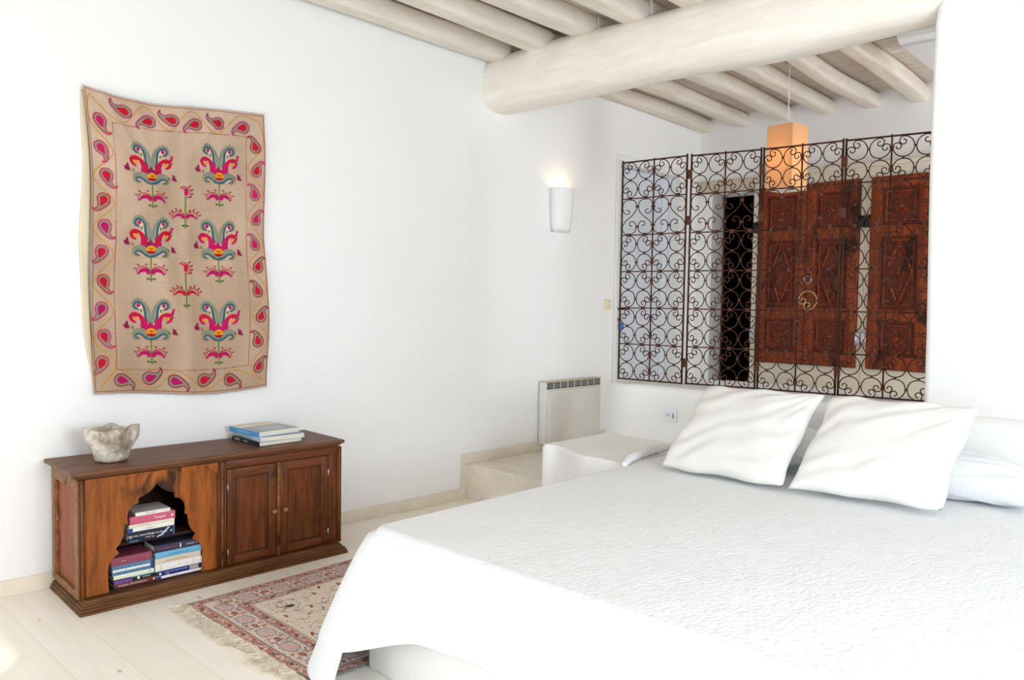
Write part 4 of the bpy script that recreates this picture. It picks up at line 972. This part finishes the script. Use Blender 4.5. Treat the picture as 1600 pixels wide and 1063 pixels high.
# ------------------------------------------------------------------ books
def cab_pt(x, y, z): return Matrix.Translation((.391,1.149,0)) @ Matrix.Rotation(CA, 4, 'Z') @ Vector((x, y, z))
def book(y0, y1, z0, z1, c, label, depth=.145, x=-.080, texts=(), name='book', group='books in the cabinet', dz=0, extra=None, rough=.45, swoosh=False):
    w = y1-y0; t = z1-z0; base = cab_pt(x, (y0+y1)/2, z0)
    o = empty(name, base, CA+dz, label, 'book', group); m = cm(c, rough)
    hc = .0016 if t < .02 else .0025
    b = MB(); b.box(-depth, 0, -w/2, w/2, 0, hc, m); b.box(-depth, 0, -w/2, w/2, t-hc, t, m)
    n = 7; vs = []
    prof = [(-.004, 0)]+[(.0015*math.sin(PI*i/(n-1)), t*i/(n-1)) for i in range(n)]+[(-.004, t)]
    b.loft([[(px, yy, pz) for px, pz in prof] for yy in (-w/2, w/2)], m); b.build('cover', o)
    b = MB(); b.box(-depth+.004, -.003, -w/2+.003, w/2-.003, hc, t-hc, M['page']); b.build('pages', o)
    for s, size, tc, off, flip, *rest in texts:
        text(s, size, cm(tc), o, (.0022, off, t/2+(rest[0] if rest else 0)), flip, sx=rest[1] if len(rest) > 1 else 1.0)
    if swoosh:
        b = MB(); b.prism([(.020,.003),(.050,.010),(.068,.030),(.084,.043),(.074,.043),(.056,.026),(.042,.014),(.028,.011)], [], .0006, .0019, cm((196,212,228)), lambda a, c, h: (h, a, c)); b.lathe([(.004,.0006),(.004,.0019)], cm(WHT), 12, (0,.089,.024), 'X'); b.build('spine_picture', o)
    if extra:
        for (ya, yb, za, zb, ec) in extra:
            b = MB(); b.box(.0006, .0019, ya, yb, za, zb, cm(ec)); b.build('spine_patch', o)
    return o
WHT = (235,232,226)
zs = .2665
book(.228, .438, zs, zs+.047, (22,28,48), 'thick navy book at the bottom of the stack on the cabinet shelf', texts=((u'Πενήντα αποχρώσεις του γκρι', .0125, WHT, -.02, True, .003), (u'E.L. James', .010, WHT, -.01, True, -.011)), extra=((.0985,.104,.004,.043,(60,110,160)), (-.1,-.06,.002,.006,(90,140,190)), (-.098,-.09,.018,.021,(190,200,210))), swoosh=True)
book(.228, .437, zs+.0475, zs+.0655, (232,228,218), 'white book with a blue spine end directly above the thick navy book', texts=(('Carbonara', .008, (90,90,110), -.01, True),), extra=((-.1045,-.085,.001,.017,(30,60,140)),))
book(.231, .438, zs+.066, zs+.081, (222,216,196), 'thin cream book under the pink book on the cabinet shelf', texts=(('Benoit Groult  Romane', .006, (170,150,130), -.04, True),), dz=.01)
book(.235, .441, zs+.0815, zs+.1175, (196,92,116), 'pink book with white lettering on the cabinet shelf', texts=((u'Ζωγια', .020, (245,225,230), .03, False), (u'ΤΕΛΕΥΤΑΙΑ', .007, (170,110,140), -.055, False)), extra=((.085,.093,.012,.022,(240,220,225)),))
book(.260, .418, zs+.118, zs+.134, (228,224,216), 'small white book on top of the stack on the cabinet shelf', texts=(('Pietro  Candido', .007, (90,84,84), -.01, False), ('einaudi', .006, (110,100,100), .06, False)), depth=.15)
zb = z0+.0085
book(.354, .569, zb, zb+.012, (236,234,240), 'thin white book at the bottom right inside the arch opening', texts=(('KATALOG', .006, (90,90,150), -.02, False),), extra=((-.1075,-.088,.0005,.0115,(24,44,110)),))
book(.361, .566, zb+.0125, zb+.037, (24,36,112), 'dark blue book with a picture patch in the right hand stack', texts=(('GUIDE DE LA FRANCE LATINE', .008, (200,205,225), -.02, False, .003), ('MUSEE', .006, WHT, -.06, False, -.006)), extra=((.045,.088,.002,.022,(170,165,150)), (-.098,-.088,.006,.017,(220,220,235))))
book(.347, .568, zb+.0375, zb+.071, (232,228,226), 'thick white book in the middle of the right hand stack', texts=(('EMMA', .006, (190,160,120), .0, False),), extra=((-.083,-.0815,.004,.03,(190,120,90)), (.07,.0715,.004,.03,(190,120,90))))
book(.347, .564, zb+.0715, zb+.0975, (214,198,176), 'beige book above the thick white book in the right hand stack', texts=((u'ΠΑΝΑΓΙΩΤΗΣ ΚΑΛΛΙΟΠΗ', .008, (150,130,110), -.01, True),))
book(.348, .568, zb+.098, zb+.1275, (108,174,208), 'light blue book beneath the charcoal book in the right hand stack', texts=((u'ΠΟΥ ΤΑ ΒΡΗΚΑ ΟΛΑ', .010, (70,110,150), .0, True),))
book(.344, .566, zb+.128, zb+.162, (56,54,72), 'charcoal book with pink lettering on top of the right hand stack', texts=((u'ΤΟΛΣΤΟΙΕΒΣΚΑΓΙΑ', .010, (170,80,140), -.05, True), (u'J.L. ΚΕΝΕΔΥ', .010, (210,210,220), .065, True)), extra=((.008,.013,.008,.026,(235,235,240)),))
book(.166, .352, zb, zb+.021, (104,46,44), 'maroon brown book with white capitals at the bottom of the left hand stack', texts=((u'ΤΟΥΡΙΣΜΟΣ ΚΑΙ ΤΡΟΦΙΜΑ', .010, (235,215,210), -.012, True),), extra=((.078,.086,.006,.015,(220,200,195)),))
book(.164, .346, zb+.0215, zb+.0415, (24,30,32), 'black book with purple end and teal top edge in the left hand stack', texts=(('Fortunatus', .008, WHT, .052, False),), extra=((-.0905,-.012,.0005,.0145,(112,66,148)), (-.015,.09,.0165,.0198,(70,160,150)), (.012,.022,.004,.015,WHT)))
book(.163, .342, zb+.042, zb+.0605, (232,228,212), 'cream book in the middle of the left hand stack', extra=((-.0895,.0895,.008,.0092,(190,184,168)), (.068,.074,.008,.014,(150,140,120))))
book(.158, .340, zb+.061, zb+.105, (84,124,156), 'blue patterned book with a white stripe in the left hand stack', extra=((-.09,.075,.0165,.0265,(226,226,220)), (-.032,-.030,.0165,.0265,(84,124,156)), (.079,.0905,.002,.042,(34,62,128)))+tuple((-.08+i*.028, -.072+i*.028, .034+.003*(i%2), .038+.002*(i%2), (60,88,118)) for i in range(5))+tuple((-.07+i*.028, -.062+i*.028, .006+.003*(i%2), .010+.002*(i%2), (60,88,118)) for i in range(5)))
book(.152, .332, zb+.1055, zb+.143, (140,68,88), 'dusty maroon book on top of the left hand stack', texts=(('camera', .008, (225,190,200), -.035, True),), extra=((.07,.072,.014,.024,(200,150,165)),))
# magazines on the top
def magazine(zb_, t, c, topc, label, rz, dx, dy, texts, patch=None):
    base = Vector((.305+dx, 2.045+dy, .6325+zb_)); W_, D_ = .285, .255
    o = empty('magazine', base, rz, label, 'magazine', 'magazines on the cabinet'); m = cm(c)
    # spine faces -Y, runs toward -X from the near corner
    b = MB(); b.box(-W_, 0, 0, D_, t-.0012, t, cm(topc, .3)); b.box(-W_, 0, 0, D_, 0, .0012, m); b.box(-W_, 0, -.0008, .001, 0, t, m); b.build('cover', o)
    b = MB(); b.box(-W_+.003, -.002, .002, D_-.003, .0012, t-.0012, M['page']); b.build('pages', o)
    for s, size, tc, off, flip in texts: text(s, size, cm(tc), o, (off, -.0012, t/2), flip, 'Y')
    if patch:
        b = MB(); 
        for (xa, xb, ya, yb, pc) in patch: b.box(xa, xb, ya, yb, t, t+.0005, cm(pc, .3))
        b.build('cover_picture', o)
    return o
magazine(0, .022, (26,26,32), (40,40,48), 'magazine with a black spine at the bottom of the pile on the cabinet', math.radians(1), 0, 0, (('VANITE', .016, WHT, -.23, False), ('FACTORY', .010, WHT, -.14, False)))
magazine(.0222, .024, (196,212,228), (120,140,160), 'pale blue white spined magazine in the middle of the pile on the cabinet', math.radians(-3), -.008, .012, (('JARDINS  DE GRECE', .012, (120,160,200), -.14, False),), )
magazine(.0464, .026, (66,150,206), (214,196,164), 'magazine with a bright blue spine on top of the pile on the cabinet', math.radians(4), -.018, .008, (('ELLE  DECORATION', .013, (200,225,240), -.15, False),), [(-.19,-.006,.01,.24,(128,140,146)), (-.15,-.03,.05,.2,(160,168,168)), (-.26,-.2,.04,.1,(222,206,176))])
# ------------------------------------------------------------------ stone mortar
def stone_mat():
    m, t, b = newmat('weathered_marble'); N = t.nodes; L = t.links
    tc = N.new('ShaderNodeTexCoord'); n = N.new('ShaderNodeTexNoise'); n.inputs['Scale'].default_value = 12; n.inputs['Detail'].default_value = 9; n.inputs['Roughness'].default_value = .7; L.new(tc.outputs['Object'], n.inputs['Vector'])
    r = N.new('ShaderNodeValToRGB'); e = r.color_ramp.elements; e[0].position = .36; e[0].color = (*lin((128,114,98)), 1); e[1].position = .66; e[1].color = (*lin((226,220,210)), 1); x = e.new(.5); x.color = (*lin((180,168,152)), 1)
    L.new(n.outputs['Fac'], r.inputs['Fac']); L.new(r.outputs[0], b.inputs['Base Color']); b.inputs['Roughness'].default_value = .75
    n2 = N.new('ShaderNodeTexNoise'); n2.inputs['Scale'].default_value = 45; n2.inputs['Detail'].default_value = 6; L.new(tc.outputs['Object'], n2.inputs['Vector'])
    bp = N.new('ShaderNodeBump'); bp.inputs['Strength'].default_value = .7; bp.inputs['Distance'].default_value = .006; L.new(n2.outputs['Fac'], bp.inputs['Height']); L.new(bp.outputs[0], b.inputs['Normal'])
    return m
b = MB(); NT = 96; rings = []
view = math.atan2(-1.35, 3.86)      # direction of the room from the bowl
prof = [(0,.0),(.070,.0),(.083,.004),(.090,.015),(.095,.035),(.101,.06),(.107,.09),(.112,.12),(.115,.145),(.115,.158),(.110,.165),(.100,.166),(.092,.160),(.086,.145),(.078,.12),(.066,.09),(.045,.068),(.0,.06)]
for k, (r, z) in enumerate(prof):
    ring = []
    for j in range(NT):
        a = 2*PI*j/NT; rr_ = r; zz = z
        if 4 <= k <= 13:
            lug = 0
            for la, lw, lh in ((view+.25, .23, .030), (view-1.45, .30, .034), (view+1.72, .32, .038), (view+PI, .3, .03)):
                dd = (a-la+PI) % (2*PI)-PI; lug = max(lug, math.exp(-(dd/lw)**2)*lh)
            f = sstep(.03, .13, z) if k <= 10 else .25
            rr_ = r+lug*f
            if k >= 9 and k <= 12: zz = z+lug*.42-.004
            dd = (a-(view+.95)+PI) % (2*PI)-PI; ch = math.exp(-(dd/.22)**2)
            if 8 <= k <= 13: zz -= ch*.016*(1 if k < 13 else .4); 
        n = noise.noise(Vector((math.cos(a)*2.2, math.sin(a)*2.2, z*14)))*.006+noise.noise(Vector((math.cos(a)*6, math.sin(a)*6, z*40+3)))*.003
        if r > 0 and k > 1: rr_ += n
        if k > 8: zz += n*.7
        ring.append((rr_*math.cos(a), rr_*math.sin(a), zz))
    rings.append(ring)
b.loft(rings, stone_mat(), True, cap=False)
o = b.build('stone_mortar'); o.location = (.172, 1.362, .633); o.scale = (.80,.80,.93)
tag(o, 'rough pale stone mortar bowl with lugs standing on the cabinet', 'mortar')
# ------------------------------------------------------------------ bed
BX0, BX1, BY0, BY1, BZ = 1.64, 3.70, 1.76, 4.2, .55
BED = empty('bed', (0,0,0), 0, 'wide bed on a white masonry base beneath the quilted spread', 'bed')
b = MB(); b.box(BX0+.01, BX1-.02, BY0+.0, BY1, 0, .30, M['plaster_smooth'], .015); b.build('bed_base', BED)
b = MB(); b.box(BX0+.02, BX1-.02, BY0+.02, BY1, .30, .528, M['sheet'], .05, 4); b.build('mattress', BED)
def sdrape(s, seg):
    """perimeter of the spread: left edge head->corner, round corner, foot edge"""
    pass
def spread_profile(inner=False):
    R = .07; per = []          # (x, y, nx, ny, s)
    yh = 4.19
    n1 = 44
    for i in range(n1): y = yh+(BY0+R-yh)*i/n1; per.append((BX0, y, -1, 0))
    for i in range(13):
        w = PI+PI/2*i/12; per.append((BX0+R+R*math.cos(w), BY0+R+R*math.sin(w), math.cos(w), math.sin(w)))
    n2 = 50
    for i in range(1, n2+1): x = BX0+R+(BX1-R-BX0-R)*i/n2; per.append((x, BY0, 0, -1))
    for i in range(1, 13):
        w = 1.5*PI+PI/2*i/12; per.append((BX1-R+R*math.cos(w), BY0+R+R*math.sin(w), math.cos(w), math.sin(w)))
    for i in range(1, 40): y = BY0+R+(yh-BY0-R)*i/39; per.append((BX1, y, 1, 0))
    return per
def hem(x, y, nx, ny, outer):
    cornr = math.exp(-(((x-BX0)**2+(y-BY0)**2)/.18**2))
    if ny < -.3 and outer: return .135+.10*sstep(1.66, 2.3, x)
    return .018
def skirt(per, off=0.0, hemf=None, name='x', zmax=BZ, nz=16):
    b = MB(); vs = []; N_ = len(per)
    for (x, y, nx, ny) in per:
        hz = hemf(x, y, nx, ny)
        lean = 1.0
        if nx < -.9 and y > 3.44: hz = .556; lean = 0.0
        cornr = math.exp(-(((x-BX0)**2+(y-BY0)**2)/.30**2))
        s_ = x*1.0+y
        for k in range(nz+1):
            t = k/nz
            if t < .25:
                w = (t/.25)*PI/2; r = .035; ox = -r+r*math.sin(w); z = zmax-(r-r*math.cos(w))*lean
            else:
                q = (t-.25)/.75; z = (zmax-.035)+(hz-(zmax-.035))*q if lean else zmax; dep = (zmax-z)
                ox = (dep**.8*(.12+.30*cornr)+.010*math.sin(s_*9+1)*q+.006*math.sin(s_*23)*q*q)*lean
            vs.append((x+nx*(ox+off), y+ny*(ox+off), z))
    fs = [(i*(nz+1)+k, (i+1)*(nz+1)+k, (i+1)*(nz+1)+k+1, i*(nz+1)+k+1) for i in range(N_-1) for k in range(nz)]
    b.add(vs, fs, M['quilt'], True); return b
per = spread_profile()
outer = lambda x, y, nx, ny: (.022+.118*sstep(.05, .35, -ny)) if nx < -.3 else (.016 if nx > .3 else (.14+.09*sstep(1.66, 2.05, x)+.04*sstep(2.0,2.8,x)))
# top surface and outer skirt in one cloth
iR = .035
b = MB()
def topz(x, y):
    z = BZ+.004*noise.noise(Vector((x*1.6, y*1.6, 0)))+.0025*noise.noise(Vector((x*6, y*6, 3)))
    for cx in (2.14, 3.02): pass
    return z
pin = [(x-nx*iR, y-ny*iR) for x, y, nx, ny in per]
NX, NY = 90, 100
xi0, xi1, yi0, yi1 = BX0+iR, BX1-iR, BY0+iR, 4.19
def topf(u, v):
    x = xi0+(xi1-xi0)*u; y = yi0+(yi1-yi0)*v
    r = .035
    for cx, sx_ in ((xi0+r, -1), (xi1-r, 1)):
        if (x-cx)*sx_ > 0 and y < yi0+r:
            dx, dy = x-cx, y-(yi0+r); m_ = max(abs(dx), abs(dy)); L = math.hypot(dx, dy)
            if L > 1e-6: x, y = cx+dx*m_/L, yi0+r+dy*m_/L
    return (x, y, topz(x, y) if 0 < u < 1 and v > 0 else BZ)
b.grid(NX, NY, topf, M['quilt'])
sk = skirt(per, 0, outer)
o0 = len(b.v); b.v += sk.v; b.f += [[q+o0 for q in f] for f in sk.f]; b.m += [0]*len(sk.f); b.sm += [True]*len(sk.f)
ns = len(b.v)
SP = b.build('bedspread'); SP['label'] = 'white quilted bedspread draped over the wide bed'; SP['category'] = 'bedspread'
# tucked corner of the side drape showing under the foot hem
pc = [p for p in per if p[0] < BX0+.13 and p[1] < BY0+.2]
fl = skirt(pc, -.006, lambda x, y, nx, ny: .022+.02*sstep(BX0+.1, BX0+.26, x), nz=16)
o = fl.build('corner_flap', SP)
# rolled edge where the spread rises onto the bench
b = MB(); pts_ = cr([(1.66,3.40,.555),(1.635,3.50,.574),(1.60,3.62,.572),(1.585,3.78,.574),(1.60,3.92,.578),(1.66,4.02,.58)], 8)
b.tube(pts_, [.012+.012*math.sin(PI*i/(len(pts_)-1))**.6+.003*math.sin(i*1.7) for i in range(len(pts_))], M['quilt'], 10)
b.build('folded_edge', SP)
def pillow(name, w, h, t, m, label, loc, rot, seed, pinch=.07, cat='pillow', group=None, puffx=1):
    NU = 49; vs = []; fs = []
    def P(u, v, side):
        a, c = 2*u-1, 2*v-1
        ex = 1-pinch*(1-abs(a)**2.2)*0
        kc = 1-.03*(a*a*c*c)**3; a0, c0 = a, c
        px = a*w/2*kc*(1-pinch*(1-c*c)**1.0*abs(a)**3); py = c*h/2*kc*(1-pinch*(1-a*a)*abs(c)**3)
        e = (max(0,(1-a**2))**.42)*(max(0,(1-c**2))**.42)
        zz = side*t/2*e
        dxy = noise.noise(Vector((a*2.2+seed, c*2.2, side*.7)))
        zz += e*.012*dxy
        edge = .25+(abs(a)**3+abs(c)**3)
        wr = math.sin((a*3.5-c*6)*2.2+3*noise.noise(Vector((a*2, c*2, seed+5))))*.009*min(1, edge)*e
        wr += .008*math.sin(math.atan2(c-1.1, a-1.1)*26+seed)*math.exp(-((a-1)**2+(c-1)**2)/.45)*e*1.6
        zz += wr*side
        py += .007*math.sin(a*7+seed)*abs(c)**4; px += .006*math.sin(c*6+seed)*abs(a)**4
        return (px, py, zz)
    b = MB()
    b.grid(NU, NU, lambda u, v: P(u, v, 1), m); b.grid(NU, NU, lambda u, v: P(u, v, -1), m)
    # welt seam
    o = b.build(name)
    bm = bmesh.new(); bm.from_mesh(o.data); bmesh.ops.remove_doubles(bm, verts=bm.verts, dist=.0006); bmesh.ops.recalc_face_normals(bm, faces=bm.faces); bm.to_mesh(o.data); bm.free()
    o.location = loc; o.rotation_euler = rot
    return tag(o, label, cat, group)
def place_pillow(BL, BR, TL, TR, **k):
    BL, BR, TL, TR = (Vector(p) for p in (BL, BR, TL, TR)); c = (BL+BR+TL+TR)/4
    X = ((BR-BL)+(TR-TL)).normalized(); Y = ((TL-BL)+(TR-BR)).normalized(); Z = X.cross(Y).normalized(); Y = Z.cross(X)
    w = ((BR-BL).length+(TR-TL).length)/2; h = ((TL-BL).length+(TR-BR).length)/2
    o = pillow(w=w, h=h, loc=(0,0,0), rot=(0,0,0), **k)
    # shear the square to the four corners
    for v in o.data.vertices:
        u, q = v.co.x/w+.5, v.co.y/h+.5
        p = BL*(1-u)*(1-q)+BR*u*(1-q)+TL*(1-u)*q+TR*u*q
        v.co = p-c+Z*v.co.z
    o.location = c
    return o
place_pillow((1.855,3.425,.572), (2.515,3.435,.572), (1.875,3.875,.968), (2.522,3.90,.972), name='pillow', t=.17, m=M['sheet'], label='left one of the two square white pillows propped against the headboard wall', seed=1.3, group='square pillows on the bed')
place_pillow((2.528,3.44,.575), (3.165,3.50,.578), (2.55,3.88,.975), (3.20,3.93,.975), name='pillow', t=.17, m=M['sheet'], label='right one of the two square white pillows propped against the headboard wall', seed=6.1, group='square pillows on the bed')
place_pillow((1.74,3.80,.635), (2.50,3.80,.635), (1.74,4.17,.72), (2.50,4.17,.72), name='sleeping_pillow', t=.16, m=M['quilt'], label='quilted white pillow lying behind the left square pillow', seed=2.2, group='quilted sleeping pillows')
place_pillow((2.60,3.80,.655), (3.44,3.80,.61), (2.62,4.17,.74), (3.42,4.17,.645), name='sleeping_pillow', t=.20, m=M['quilt'], label='quilted white pillow lying behind the right square pillow', seed=4.2, group='quilted sleeping pillows')
